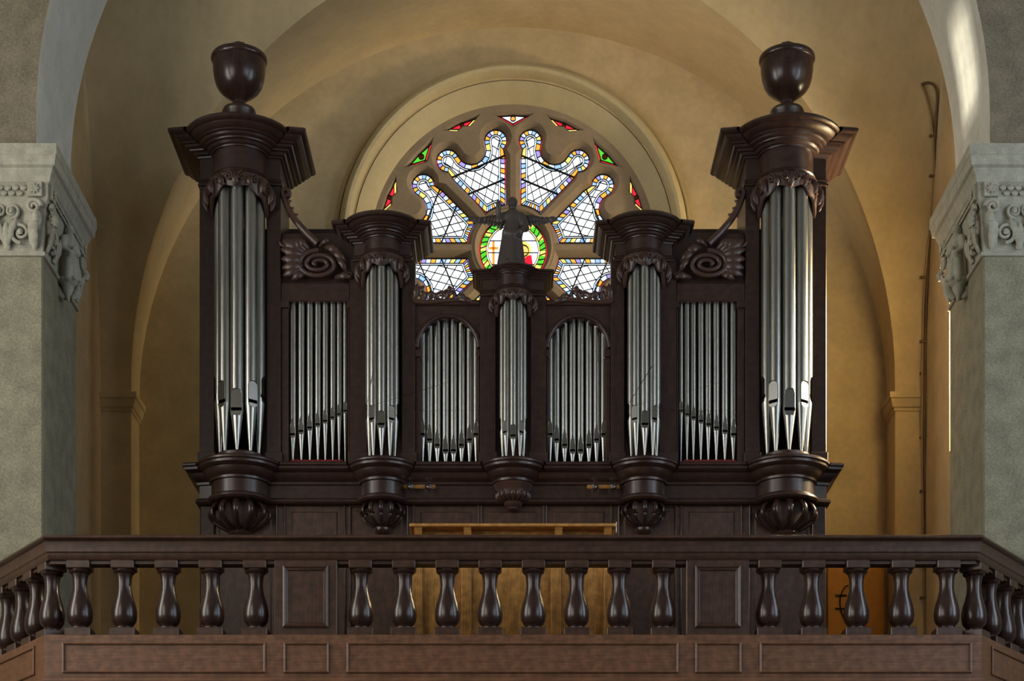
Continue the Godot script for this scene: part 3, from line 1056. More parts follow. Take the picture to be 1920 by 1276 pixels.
func organ() -> void:
	var case := thing("organ_case", "dark carved wooden organ case with round pipe towers standing on the gallery", "organ case")
	var W := 2.785
	# base and belt
	var sh := Sh.new()
	sh.box(Vector3(-W, 2.7, -0.7), Vector3(W, 4.52, 0.0), 0.01)
	put("base", sh, M.base_v, case)
	var path := [Vector2(-W, -0.7), Vector2(-W, 0.02)]
	var tw := [[-2.424, 0.25], [-1.16, 0.185], [0.0, 0.165], [1.16, 0.185], [2.424, 0.25]]
	var low_path := path.duplicate()
	for t in tw:
		for i in 17:
			var a := -PI / 2 + PI * i / 16.0
			var q := Vector2(t[0] + t[1] * sin(a), 0.04 + t[1] * cos(a))
			path.append(q)
			if absf(t[0]) > 0.1: low_path.append(q)
	path.append(Vector2(W, 0.02)); path.append(Vector2(W, -0.7))
	low_path.append(Vector2(W, 0.02)); low_path.append(Vector2(W, -0.7))
	sh = Sh.new()
	var bp := []
	for q in [[0.0, 4.87], [0.12, 4.865], [0.135, 4.85], [0.135, 4.835], [0.12, 4.825], [0.118, 4.805], [0.10, 4.79], [0.075, 4.78], [0.065, 4.75], [0.045, 4.725], [0.022, 4.71], [0.02, 4.69], [0.0, 4.685]]: bp.append(Vector2(q[0], q[1]))
	sh.molding(path, bp)
	sh.lid(path, 0.0, 4.685)
	bp = []
	for q in [[0.0, 4.69], [0.0, 4.575], [0.012, 4.57], [0.03, 4.555], [0.034, 4.535], [0.02, 4.52], [0.0, 4.515]]: bp.append(Vector2(q[0], q[1]))
	sh.molding(low_path, bp)
	sh.lid(low_path, 0.0, 4.515)
	sh.lid(path, 0.0, 4.87)
	put("belt_cornice", sh, M.case_h, case)
	# base panels
	for s in [-1.0, 1.0]:
		framed("base_panel", s * absf(X(532)) if s < 0 else absf(X(648)), -absf(X(648)) if s < 0 else absf(X(532)), 2.9, Y(944), 0.0, M.base_v, M.base_v, case)
		framed("base_panel", s * absf(X(400)) if s < 0 else absf(X(520)), -absf(X(520)) if s < 0 else absf(X(400)), 2.9, Y(947), 0.0, M.base_v, M.base_v, case, 0.05)
		framed("base_panel", s * absf(X(655)) if s < 0 else absf(X(765)), -absf(X(765)) if s < 0 else absf(X(655)), 2.9, Y(947), 0.0, M.base_v, M.base_v, case, 0.05)
	for q in [[774, 899], [901, 1021], [1023, 1148]]: framed("base_panel", X(q[0]), X(q[1]), 2.9, Y(944), 0.0, M.base_v, M.base_v, case)
	# pendants under the towers
	pendant(case, -2.424, 0.24, 4.515, 4.27, 0)
	pendant(case, 2.424, 0.24, 4.515, 4.27, 0)
	pendant(case, -1.16, 0.175, 4.515, 4.31, 1)
	pendant(case, 1.16, 0.175, 4.515, 4.31, 1)
	sh = Sh.new()
	sh.T = Transform3D(Basis.IDENTITY, Vector3(0, 0, 0.04))
	var cp := []
	for q in [[0.165, 4.70], [0.175, 4.68], [0.165, 4.66], [0.14, 4.63], [0.135, 4.61], [0.145, 4.60], [0.13, 4.57], [0.09, 4.545], [0.075, 4.54], [0.085, 4.525], [0.075, 4.50], [0.05, 4.485], [0.055, 4.47], [0.03, 4.455], [0.0, 4.45]]: cp.append(Vector2(q[0], q[1]))
	sh.lathe(cp, 28)
	for i in 9:
		var a := deg_to_rad(-80.0 + 20.0 * i)
		var d := Vector3(sin(a), 0, cos(a))
		leaf(sh, d * 0.14 + Vector3(0, 4.61, 0), d * 0.085 + Vector3(0, 4.535, 0), 0.022, d * 0.02, 0.01)
	put("corbel", sh, M.carved, case)
	# posts
	for s in [-1.0, 1.0]:
		for q in [[375, 403, 7.37], [500, 527, 7.37], [656, 689, 6.7], [753, 779, 6.7], [900, 930, 6.42]]:
			boxp("post", s * absf(X(q[0])), s * absf(X(q[1])), 4.86, q[2], -0.10, 0.025, M.case_v, case)
			boxp("plinth_block", s * (absf(X(q[0])) + 0.012), s * (absf(X(q[1])) - 0.012), 4.866, 4.985, -0.08, 0.042, M.case_v, case)
		# case sides
		boxp("side_panel", s * W, s * (W - 0.04), 4.86, 7.37, -0.66, -0.09, M.case_v, case)
		boxp("side_panel", s * 2.07, s * 2.10, 6.5, 7.37, -0.66, -0.09, M.case_v, case)
		boxp("side_panel", s * 1.41, s * 1.38, 6.0, 6.7, -0.5, -0.09, M.case_v, case)
		boxp("side_panel", s * 0.91, s * 0.94, 6.0, 6.7, -0.5, -0.09, M.case_v, case)
		boxp("side_panel", s * 0.25, s * 0.28, 6.0, 6.42, -0.5, -0.09, M.case_v, case)
		# flat by the tall tower: rails, inner pilasters, field behind the scroll
		var xa: float = s * absf(X(527))
		var xb: float = s * absf(X(656))
		boxp("flat_rail", xa, xb, Y(566), Y(531), -0.08, 0.012, M.case_h, case)
		boxp("flat_sill", xa, xb, 4.866, Y(866), -0.14, 0.0, M.case_h, case)
		boxp("flat_pilaster", xa, s * absf(X(541)), 4.9, Y(566), -0.07, 0.0, M.case_v, case)
		boxp("flat_pilaster", xb, s * absf(X(652)), 4.9, Y(566), -0.07, 0.0, M.case_v, case)
		boxp("pilaster_cap", s * absf(X(524)), s * absf(X(542.5)), Y(578), Y(564), -0.06, 0.02, M.case_h, case)
		boxp("pilaster_cap", s * absf(X(658)), s * absf(X(650.5)), Y(578), Y(564), -0.06, 0.02, M.case_h, case)
		boxp("scroll_field", xa, s * absf(X(668)), Y(533), Y(433), -0.09, -0.04, M.case_h, case)
		boxp("felt_strip", s * absf(X(545)), s * absf(X(642)), Y(866), Y(861.5), -0.12, 0.004, M.felt, case, 0.002)
		volute_panel(case, -s)
		cresting(case, -s)
		# arched flat
		var x1 := absf(X(779))
		var x2 := absf(X(900))
		var cx := (x1 + x2) * 0.5
		var ar := (absf(X(788)) - absf(X(897))) * 0.5
		var ysp := Y(652)
		var poly := PackedVector2Array([Vector2(x1, ysp), Vector2(x1, Y(572)), Vector2(x2, Y(572)), Vector2(x2, ysp)])
		for i in 17:
			var a := PI * i / 16.0
			poly.append(Vector2(cx - ar * cos(a), ysp + ar * 1.02 * sin(a)))
		for i in poly.size(): poly[i].x *= s
		sh = Sh.new()
		sh.prism(poly, -0.06, 0.0)
		put("arch_panel", sh, M.case_h, case)
		sh = Sh.new()
		var apts := []
		for i in 17:
			var a := PI * i / 16.0
			apts.append(Vector3(s * (cx - (ar + 0.018) * cos(a)), ysp + (ar + 0.018) * 1.02 * sin(a), 0.004))
		sh.rod(apts, 0.022, 0.022, Vector3(0, 0, 1), 8)
		put("archivolt", sh, M.case_h, case)
		for e in [[779, 788.5], [900, 896.5]]:
			boxp("flat_pilaster", s * absf(X(e[0])), s * absf(X(e[1])), 4.866, ysp, -0.06, 0.0, M.case_v, case)
			boxp("pilaster_cap", s * absf(X(e[0])), s * (absf(X(e[1])) + (0.014 if e[0] > 800 else -0.014)), Y(670), Y(656), -0.05, 0.022, M.case_h, case)
		boxp("flat_top", s * (x1 + 0.0), s * x2, Y(573), Y(563), -0.3, 0.02, M.case_h, case)
	# entablatures, swags and toe blocks of the five towers
	for t in [[-2.424, 0.355, 0.235, 0.245, 7.778, 0.19, 0.185, -0.62], [2.424, 0.355, 0.235, 0.245, 7.778, 0.19, 0.185, -0.62], [-1.16, 0.25, 0.16, 0.185, 6.99, 0.16, 0.10, -0.45], [1.16, 0.25, 0.16, 0.185, 6.99, 0.16, 0.10, -0.45], [0.0, 0.275, 0.135, 0.085, 6.585, 0.085, 0.075, -0.3]]:
		var x: float = t[0]
		var tp := tower_path(x, t[1], t[2], t[7])
		sh = Sh.new()
		var pr := []
		for c in CORNICE: pr.append(Vector2(c[0] * t[3], t[4] + c[1] * t[5]))
		var yf: float = t[4] - t[5] - t[6]
		for q in [[0.0, 0.0], [0.012, -0.004], [0.02, -0.016], [0.012, -0.028], [0.008, -0.032], [0.018, -0.042], [0.018, -0.055], [0.0, -0.06]]: pr.append(Vector2(q[0], yf + q[1]))
		sh.molding(tp, pr)
		sh.lid(tp, 0.86 * t[3], t[4])
		sh.lid(tp, 0.0, yf - 0.06)
		put("tower_cornice", sh, M.case_h, case)
		var big: bool = t[2] > 0.2
		put("carved_swag", swag(x, t[2], yf - 0.05, 0.10 if big else (0.09 if t[2] > 0.15 else 0.075), 0.30 if big else (0.24 if t[2] > 0.15 else 0.19)), M.carved, case)
		sh = Sh.new()
		sh.T = Transform3D(Basis.IDENTITY, Vector3(x, 0, 0.04))
		var tr: float = t[2] - 0.02
		var th := 4.945 if big else (4.915 if t[2] > 0.15 else 4.90)
		sh.lathe([Vector2(tr + 0.015, 4.866), Vector2(tr + 0.015, 4.885), Vector2(tr, 4.895), Vector2(tr, th - 0.008), Vector2(tr - 0.01, th), Vector2(0, th)], 32)
		put("toe_block", sh, M.case_h, case)
	# backs
	for s in [-1.0, 1.0]: boxp("back_panel", s * W, s * 1.40, 4.5, 7.26, -0.70, -0.67, M.case_inner, case)
	for s in [-1.0, 1.0]: boxp("tower_back", s * 0.94, s * 1.38, 4.87, 6.72, -0.16, -0.13, M.case_inner, case)
	boxp("tower_back", -0.25, 0.25, 4.87, 6.42, -0.16, -0.13, M.case_inner, case)
	boxp("back_panel", -1.40, 1.40, 4.5, 6.30, -0.70, -0.67, M.case_inner, case)
	for s in [-1.0, 1.0]:  # unseen boards added over the flats to keep window light out of the case
		boxp("added_shade_board", s * 2.07, s * 1.40, Y(440), Y(434), -0.67, -0.05, M.case_inner, case)
		boxp("added_shade_board", s * 0.93, s * 0.27, 6.27, 6.30, -0.67, -0.05, M.case_inner, case)

func pipe(called: String, label: String, group: String, at: Vector3, turn: float, ymouth: float, ytop: float, r: float, pointed: bool) -> void:
	var o := thing(called, label, "organ pipe", at, group)
	o.rotation.y = turn
	var ym := ymouth - at.y
	var yt := ytop - at.y
	var hw := r * (0.80 if not pointed else 0.72)
	var lh := r * (3.3 if not pointed else 4.6)
	var zfl := r * 0.66
	var sl := r * (0.5 if not pointed else 0.6)
	var N := 48
	var shape := func(y: float) -> float:      # half width of the flattened mouth at height y
		if y < ym - r * 0.7 or y > ym + lh: return -1.0
		if y < ym: return hw * sqrt(maxf(0.0, 1.0 - pow((ym - y) / (r * 0.7), 2.0)))
		if pointed:
			var t := (y - ym) / lh
			return hw * (1.0 if t < 0.35 else 1.0 - pow((t - 0.35) / 0.65, 1.3))
		if y < ym + lh - hw: return hw
		return sqrt(maxf(0.0, hw * hw - pow(y - (ym + lh - hw), 2.0)))
	var ring := func(y: float, rr: float) -> PackedVector3Array:
		var w: float = shape.call(y)
		var row := PackedVector3Array()
		for i in N:
			var a := TAU * i / N
			var p := Vector3(rr * sin(a), y, rr * cos(a))
			if p.z > 0.0 and absf(p.x) <= w + 1e-4: p.z = minf(p.z, zfl)
			row.append(p)
		return row
	var sh := Sh.new()
	var rows := []
	for i in 19: rows.append(ring.call(ym + sl + (lh + 0.003 - sl) * sin(PI * 0.5 * i / 18.0), r))
	rows.append(ring.call(yt, r))
	rows.append(ring.call(yt, r * 0.9))
	sh.grid(rows, false, true, 30.0)
	# the wall round the open mouth
	var a0 := asin(hw / r)
	var wa := PackedVector3Array()
	var wb := PackedVector3Array()
	for i in 25:
		var a := lerpf(a0, TAU - a0, i / 24.0)
		wa.append(Vector3(r * sin(a), ym, r * cos(a)))
		wb.append(Vector3(r * sin(a), ym + sl, r * cos(a)))
	sh.grid([wa, wb], false, false, 30.0)
	put("body", sh, M.tin, o)
	sh = Sh.new()
	rows = []
	for q in [[0.0, 0.0], [0.0, 0.22], [0.02, 0.27]]: rows.append(ring.call(q[0], r * q[1]))
	for i in range(1, 4):
		var y := lerpf(0.02, ym - r * 0.71, i / 3.0)
		rows.append(ring.call(y, r * lerpf(0.27, 1.0, (y - 0.02) / (ym - 0.02))))
	for i in range(1, 6):
		var y := lerpf(ym - r * 0.71, ym, i / 5.0)
		rows.append(ring.call(y, r * lerpf(0.27, 1.0, (y - 0.02) / (ym - 0.02))))
	sh.grid(rows, false, true, 30.0)
	put("foot", sh, M.tin, o)
	var poly := PackedVector2Array()
	for i in 25:
		var y := ym + sl + (lh - sl) * sin(PI * 0.5 * i / 24.0)
		poly.append(Vector2(-shape.call(y) * 0.97, y))
	for i in range(23, -1, -1): poly.append(Vector2(-poly[i].x, poly[i].y))
	sh = Sh.new()
	sh.prism(poly, zfl - 0.004, zfl + r * 0.05)
	put("upper_lip", sh, M.lip, o)
	sh = Sh.new()
	var low := PackedVector2Array([Vector2(-hw * 0.97, ym - 0.002), Vector2(hw * 0.97, ym - 0.002)])
	for i in range(1, 8):
		var a := -PI * i / 8.0
		low.append(Vector2(hw * 0.97 * cos(a), ym + r * 0.68 * sin(a)))
	sh.prism(low, zfl - 0.004, zfl + r * 0.06)
	put("lower_lip", sh, M.lip, o)
	sh = Sh.new()      # plate that closes the foot behind the mouth
	sh.lathe([Vector2(0, ym - 0.004), Vector2(r * 0.62, ym - 0.004), Vector2(r * 0.62, ym), Vector2(0, ym)], 16)
	put("languid", sh, M.tin, o)

func pipes() -> void:
	var ord := ["first", "second", "third", "fourth", "fifth", "sixth", "seventh", "last"]
	for s in [-1.0, 1.0]:
		var by := "opposite the cables" if s < 0 else "beside the cables"
		var place := ["outermost rear pipe", "outer side pipe", "front pipe", "inner side pipe", "innermost rear pipe"]
		if s > 0: place.reverse()
		# tall tower
		for i in 5:
			var a := deg_to_rad([-82.0, -41.0, 0.0, 41.0, 82.0][i])
			var at := Vector3(s * 2.424 + 0.172 * sin(a), 4.945, 0.04 + 0.172 * cos(a))
			var k: int = absi(i - 2)
			pipe("organ_pipe", place[i] + " of the tall urn-topped tower " + by, "pipes of the tall tower " + by, at, a, Y([772, 757, 748][k], at.z), 7.30, 0.058, false)
		for i in 5:
			var a := deg_to_rad([-82.0, -41.0, 0.0, 41.0, 82.0][i])
			var at := Vector3(s * 1.16 + 0.112 * sin(a), 4.915, 0.04 + 0.112 * cos(a))
			var k: int = absi(i - 2)
			pipe("organ_pipe", place[i] + " of the middle-height round tower " + by, "pipes of the middle tower " + by, at, a, Y([798, 788, 783][k], at.z), 6.62, 0.038, false)
		# flat beside the tall tower, eight pipes growing smaller inwards
		var xs := [549, 565, 581, 596, 610, 624, 636, 647.5]
		for i in 8:
			var px: float = xs[i]
			var at := Vector3(s * absf(X(px, -0.06)), Y(861.5), -0.06)
			pipe("organ_pipe", ord[i] + " slender pipe from the tall tower in the straight-topped field " + by, "pipes of the flat " + by, at, 0.0, Y(lerpf(817, 772, i / 7.0), -0.06), Y(556), lerpf(0.0315, 0.0225, i / 7.0), true)
		xs = [792, 805.5, 820, 835.5, 850.5, 865.5, 880.5, 893]
		for i in 8:
			var at := Vector3(s * absf(X(xs[i], -0.08)), 4.868, -0.08)
			var k: float = absf(i - 3.5) - 0.5
			pipe("organ_pipe", ord[7 - i] + " slender pipe from the central tower in the arched field " + by, "pipes of the arched flat " + by, at, 0.0, Y(lerpf(847, 817, k / 3.0), -0.08), Y(lerpf(592, 622, k * k / 9.0), -0.08), 0.0315, true)
	for i in 5:
		var a := deg_to_rad([-82.0, -41.0, 0.0, 41.0, 82.0][i])
		var at := Vector3(0.092 * sin(a), 4.90, 0.04 + 0.092 * cos(a))
		var k: int = absi(i - 2)
		pipe("organ_pipe", ["rear pipe away from the cables", "pipe beside the front one, away from the cables", "front pipe", "pipe beside the front one, towards the cables", "rear pipe towards the cables"][i] + " in the tower under the angel", "pipes of the central tower", at, a, Y([819, 812, 806][k], at.z), 6.36, 0.0315, false)

func urns() -> void:
	for s in [-1.0, 1.0]:
		var o := thing("urn", "dark turned wooden urn on the tall organ tower " + ("opposite the cables" if s < 0 else "beside the cables"), "urn", Vector3(s * 2.424, 7.778, 0.08))
		var sh := Sh.new()
		sh.lathe([Vector2(0, 0), Vector2(0.16, 0), Vector2(0.16, 0.03), Vector2(0.14, 0.05), Vector2(0.14, 0.17), Vector2(0.15, 0.19), Vector2(0.14, 0.215), Vector2(0.10, 0.235), Vector2(0.066, 0.25), Vector2(0.056, 0.265)], 36)
		put("pedestal", sh, M.case_h, o)
		sh = Sh.new()
		sh.lathe([Vector2(0.056, 0.262), Vector2(0.058, 0.29), Vector2(0.085, 0.315), Vector2(0.13, 0.345), Vector2(0.175, 0.385), Vector2(0.203, 0.43), Vector2(0.221, 0.49), Vector2(0.230, 0.56), Vector2(0.233, 0.635)], 40)
		put("bowl", sh, M.turned, o)
		sh = Sh.new()
		sh.lathe([Vector2(0.233, 0.632), Vector2(0.243, 0.64), Vector2(0.248, 0.655), Vector2(0.246, 0.675), Vector2(0.236, 0.69), Vector2(0.21, 0.705), Vector2(0.15, 0.72), Vector2(0, 0.725)], 40)
		put("lid", sh, M.turned, o)
		sh = Sh.new()
		sh.lathe([Vector2(0.085, 0.715), Vector2(0.085, 0.735), Vector2(0.075, 0.745), Vector2(0.07, 0.79), Vector2(0.0, 0.792)], 8)
		put("finial_stub", sh, M.turned, o)

# ------------------------------------------------------------------ statue
func robed(sh: Sh, k: float, raised: bool, cell: float) -> void:
	var v := func(x, y, z): return Vector3(x, y, z) * k
	var b := [
		[v.call(0, 0.545, 0.012), v.call(0, 0.53, 0.016), 0.040 * k, 0.036 * k],
		[v.call(0, 0.558, -0.008), v.call(0, 0.535, -0.02), 0.038 * k, 0.036 * k],
		[v.call(0, 0.526, 0.05), v.call(0, 0.518, 0.052), 0.008 * k, 0.010 * k],
		[v.call(0, 0.50, 0.0), v.call(0, 0.46, -0.002), 0.022 * k, 0.028 * k],
		[v.call(-0.062, 0.437, -0.004), v.call(0.062, 0.437, -0.004), 0.032 * k, 0.032 * k],
		[v.call(0, 0.43, 0.0), v.call(0, 0.31, 0.005), 0.066 * k, 0.060 * k],
		[v.call(-0.01, 0.31, 0.0), v.call(-0.015, 0.03, 0.0), 0.068 * k, 0.095 * k],
		[v.call(0.04, 0.27, 0.03), v.call(0.065, 0.02, 0.045), 0.036 * k, 0.042 * k],
		[v.call(-0.05, 0.27, 0.03), v.call(-0.085, 0.02, 0.035), 0.034 * k, 0.044 * k],
		[v.call(0.0, 0.25, 0.06), v.call(-0.005, 0.02, 0.085), 0.018 * k, 0.026 * k],
		[v.call(-0.06, 0.29, 0.045), v.call(0.06, 0.25, 0.07), 0.022 * k, 0.024 * k],
		[v.call(0.035, 0.02, 0.08), v.call(0.04, 0.012, 0.11), 0.02 * k, 0.016 * k],
		[v.call(-0.04, 0.02, 0.08), v.call(-0.045, 0.012, 0.11), 0.02 * k, 0.016 * k],
		[v.call(0.075, 0.43, 0.0), v.call(0.108, 0.33, 0.015), 0.034 * k, 0.028 * k],
		[v.call(0.108, 0.33, 0.015), v.call(0.065, 0.275, 0.085), 0.026 * k, 0.018 * k],
		[v.call(0.065, 0.275, 0.085), v.call(0.042, 0.262, 0.098), 0.015 * k, 0.011 * k]]
	if raised:
		b.append_array([
			[v.call(-0.075, 0.43, 0.0), v.call(-0.112, 0.385, 0.03), 0.034 * k, 0.030 * k],
			[v.call(-0.112, 0.385, 0.03), v.call(-0.120, 0.475, 0.055), 0.027 * k, 0.017 * k],
			[v.call(-0.120, 0.48, 0.055), v.call(-0.118, 0.505, 0.06), 0.015 * k, 0.014 * k],
			[v.call(-0.122, 0.51, 0.06), v.call(-0.124, 0.538, 0.064), 0.007 * k, 0.005 * k],
			[v.call(-0.112, 0.51, 0.062), v.call(-0.110, 0.532, 0.068), 0.007 * k, 0.005 * k],
			[v.call(-0.106, 0.495, 0.065), v.call(-0.096, 0.512, 0.072), 0.007 * k, 0.005 * k]])
	else:
		b.append_array([
			[v.call(-0.075, 0.43, 0.0), v.call(-0.105, 0.33, 0.015), 0.034 * k, 0.028 * k],
			[v.call(-0.105, 0.33, 0.015), v.call(-0.04, 0.30, 0.085), 0.026 * k, 0.018 * k],
			[v.call(-0.03, 0.27, 0.095), v.call(0.03, 0.32, 0.095), 0.024 * k, 0.024 * k]])
	nets(sh, b, cell, 130.0 / k)
func angel() -> void:
	var o := thing("angel_statue", "dark winged angel statue with one raised hand on the central organ tower", "statue", Vector3(-0.005, 6.585, 0.10))
	var sh := Sh.new()
	robed(sh, 1.06, true, 0.0075)
	put("figure", sh, M.statue, o)
	for s in [-1.0, 1.0]:
		sh = Sh.new()
		sh.T = Transform3D(Basis.from_scale(Vector3(s, 1, 1)), Vector3.ZERO)
		var lead := curve([Vector3(0.05, 0.43, -0.05), Vector3(0.12, 0.485, -0.07), Vector3(0.19, 0.49, -0.075), Vector3(0.27, 0.475, -0.07), Vector3(0.355, 0.47, -0.06)], 5)
		sh.rod(lead, 0.022, 0.006, Vector3(0, 0, 1), 8, 0.7)
		for i in 10:
			var t := i / 9.0
			var p: Vector3 = lead[int(lerpf(3, lead.size() - 3, t))]
			var tip := p + Vector3(lerpf(0.02, 0.075, t), lerpf(-0.10, -0.02, pow(t, 1.6)), 0.0)
			leaf(sh, p, tip, 0.024, Vector3(0, 0, 0.006), 0.006)
		for i in 7:
			var t := i / 6.0
			var p: Vector3 = lead[int(lerpf(2, lead.size() - 6, t))] + Vector3(0, 0, 0.008)
			leaf(sh, p, p + Vector3(0.03, lerpf(-0.06, -0.035, t), 0.004), 0.018, Vector3(0, 0, 0.006), 0.006)
		put("wing", sh, M.statue, o)
	sh = Sh.new()
	sh.lathe([Vector2(0, 0), Vector2(0.14, 0), Vector2(0.14, 0.012), Vector2(0.12, 0.02), Vector2(0, 0.02)], 24)
	put("base", sh, M.statue, o)

# ------------------------------------------------------------------ pillars with carved capitals
func pillars() -> void:
	for s in [-1.0, 1.0]:
		var o := thing("pillar", "square grey stone pillar with carved capital and saint figure, " + ("opposite the hanging cables" if s < 0 else "beside the hanging cables"), "pillar")
		o.set_meta("kind", "structure")
		var tf := Transform3D(Basis.from_scale(Vector3(s, 1, 1)), Vector3.ZERO)
		var sh := Sh.new()
		sh.T = tf
		sh.box(Vector3(3.856, -1.6, 0.12), Vector3(7.55, 6.95, 1.3), 0.012)
		put("shaft", sh, M.pillar_stone, o)
		var path := [Vector2(7.5, 0.12), Vector2(3.856, 0.12), Vector2(3.856, 1.3), Vector2(7.5, 1.3)]
		sh = Sh.new()
		sh.T = tf
		var pr := []
		for q in [[0.0, 6.70], [0.06, 6.775], [0.075, 6.785], [0.085, 6.83], [0.10, 6.86], [0.105, 6.885], [0.13, 6.90], [0.14, 6.97], [0.148, 6.98], [0.148, 7.065], [0.0, 7.07]]: pr.append(Vector2(q[0], q[1]))
		sh.molding(path, pr)
		put("abacus", sh, M.capital_stone, o)
		var cap := part("capital", o)
		sh = Sh.new()
		sh.T = tf
		pr = []
		for q in [[0.0, 6.20], [0.02, 6.205], [0.028, 6.22], [0.02, 6.238], [0.0, 6.245], [0.005, 6.40], [0.02, 6.55], [0.05, 6.66], [0.055, 6.67], [0.055, 6.775], [0.0, 6.78]]: pr.append(Vector2(q[0], q[1]))
		sh.molding(path, pr)
		put("bell", sh, M.capital_stone, cap)
		# foliage scrolls on both faces
		sh = Sh.new()
		sh.T = tf
		var faces := [Transform3D(Basis(Vector3(1, 0, 0), Vector3(0, 1, 0), Vector3(0, 0, 1)), Vector3(3.856, 0, 1.3)), Transform3D(Basis(Vector3(0, 0, -1), Vector3(0, 1, 0), Vector3(-1, 0, 0)), Vector3(3.856, 0, 1.3))]
		for fi in 2:
			sh.T = tf * faces[fi]
			var wdt := 1.18
			var centers := [[0.17, 6.385, 0.085, 1.0], [0.40, 6.385, 0.085, -1.0], [0.78, 6.385, 0.085, 1.0], [1.01, 6.385, 0.085, -1.0], [0.24, 6.56, 0.06, -1.0], [0.345, 6.56, 0.06, 1.0], [0.84, 6.56, 0.06, -1.0], [0.95, 6.56, 0.06, 1.0]]
			for c in centers:
				if fi == 1 and c[0] > 0.33 and c[0] < 0.8: continue
				sh.rod(spiral(Vector3(c[0], c[1], 0.04), c[2], 0.014, -PI / 2, 1.55 * c[3], 26), 0.017, 0.012)
				sh.rod([Vector3(c[0], c[1] - 0.012, 0.05), Vector3(c[0], c[1], 0.06), Vector3(c[0], c[1] + 0.012, 0.05)], 0.022, 0.022)
			for c in [[0.285, 6.26, 0.285, 6.47], [0.30, 6.26, 0.20, 6.50], [0.27, 6.26, 0.38, 6.50], [0.895, 6.26, 0.895, 6.47], [0.06, 6.26, 0.05, 6.47], [0.09, 6.30, 0.02, 6.55], [1.12, 6.26, 1.12, 6.50]]:
				if fi == 1 and c[0] > 0.33 and c[0] < 0.8: continue
				leaf(sh, Vector3(c[0], c[1], 0.015), Vector3(c[2], c[3], 0.05), 0.032, Vector3(0, 0, 0.03), 0.018)
			# corner volutes
			for cx in [0.0, wdt]:
				var d := 1.0 if cx == 0.0 else -1.0
				sh.rod(spiral(Vector3(cx + d * 0.055, 6.585, 0.07), 0.062, 0.012, PI if d > 0 else 0.0, -1.6 * d, 24), 0.02, 0.014)
				leaf(sh, Vector3(cx + d * 0.10, 6.36, 0.02), Vector3(cx + d * 0.02, 6.52, 0.09), 0.04, Vector3(0, 0, 0.02), 0.02)
				sh.rod([Vector3(cx + d * 0.03, 6.47, 0.08), Vector3(cx + d * 0.03, 6.50, 0.10), Vector3(cx + d * 0.03, 6.53, 0.08)], 0.034, 0.03)
		put("foliage", sh, M.capital_stone, cap)
		# rosette blocks and scale band under the abacus
		for fi in 2:
			for u in [0.045, 1.135]:
				sh = Sh.new()
				sh.T = tf * faces[fi]
				sh.box(Vector3(u - 0.06, 6.665, 0.04), Vector3(u + 0.06, 6.785, 0.085), 0.004)
				for k in 8:
					var a := TAU * k / 8
					leaf(sh, Vector3(u, 6.725, 0.085), Vector3(u + 0.045 * cos(a), 6.725 + 0.045 * sin(a), 0.09), 0.011, Vector3(0, 0, 0.008), 0.006)
				put("rosette", sh, M.capital_stone, cap)
			sh = Sh.new()
			sh.T = tf * faces[fi]
			for row in 2:
				for k in 15:
					var u := 0.14 + 0.064 * k + 0.032 * row
					leaf(sh, Vector3(u, 6.765 - 0.045 * row, 0.052), Vector3(u, 6.715 - 0.045 * row, 0.075), 0.03, Vector3(0, 0, 0.008), 0.008)
			put("scale_band", sh, M.capital_stone, cap)
		# saint on a little bracket on the inner face
		sh = Sh.new()
		sh.T = tf * Transform3D(Basis(Vector3.UP, -PI / 2 + 0.55), Vector3(3.765, 6.205, 0.76))
		robed(sh, 0.82, false, 0.0075)
		put("saint_figure", sh, M.capital_stone, cap)
		sh = Sh.new()
		sh.T = tf * Transform3D(Basis.IDENTITY, Vector3(3.775, 0, 0.76))
		sh.lathe([Vector2(0, 6.225), Vector2(0.085, 6.225), Vector2(0.09, 6.215), Vector2(0.075, 6.20), Vector2(0.05, 6.17), Vector2(0.045, 6.13), Vector2(0.025, 6.09), Vector2(0.012, 6.05), Vector2(0.0, 6.04)], 16)
		for k in 5:
			var a := PI + PI * k / 4.0
			var d := Vector3(sin(a - PI / 2) , 0, cos(a - PI / 2))
			leaf(sh, d * 0.03 + Vector3(0, 6.07, 0), d * 0.085 + Vector3(0, 6.18, 0), 0.028, d * 0.02, 0.012)
		put("bracket", sh, M.capital_stone, cap)

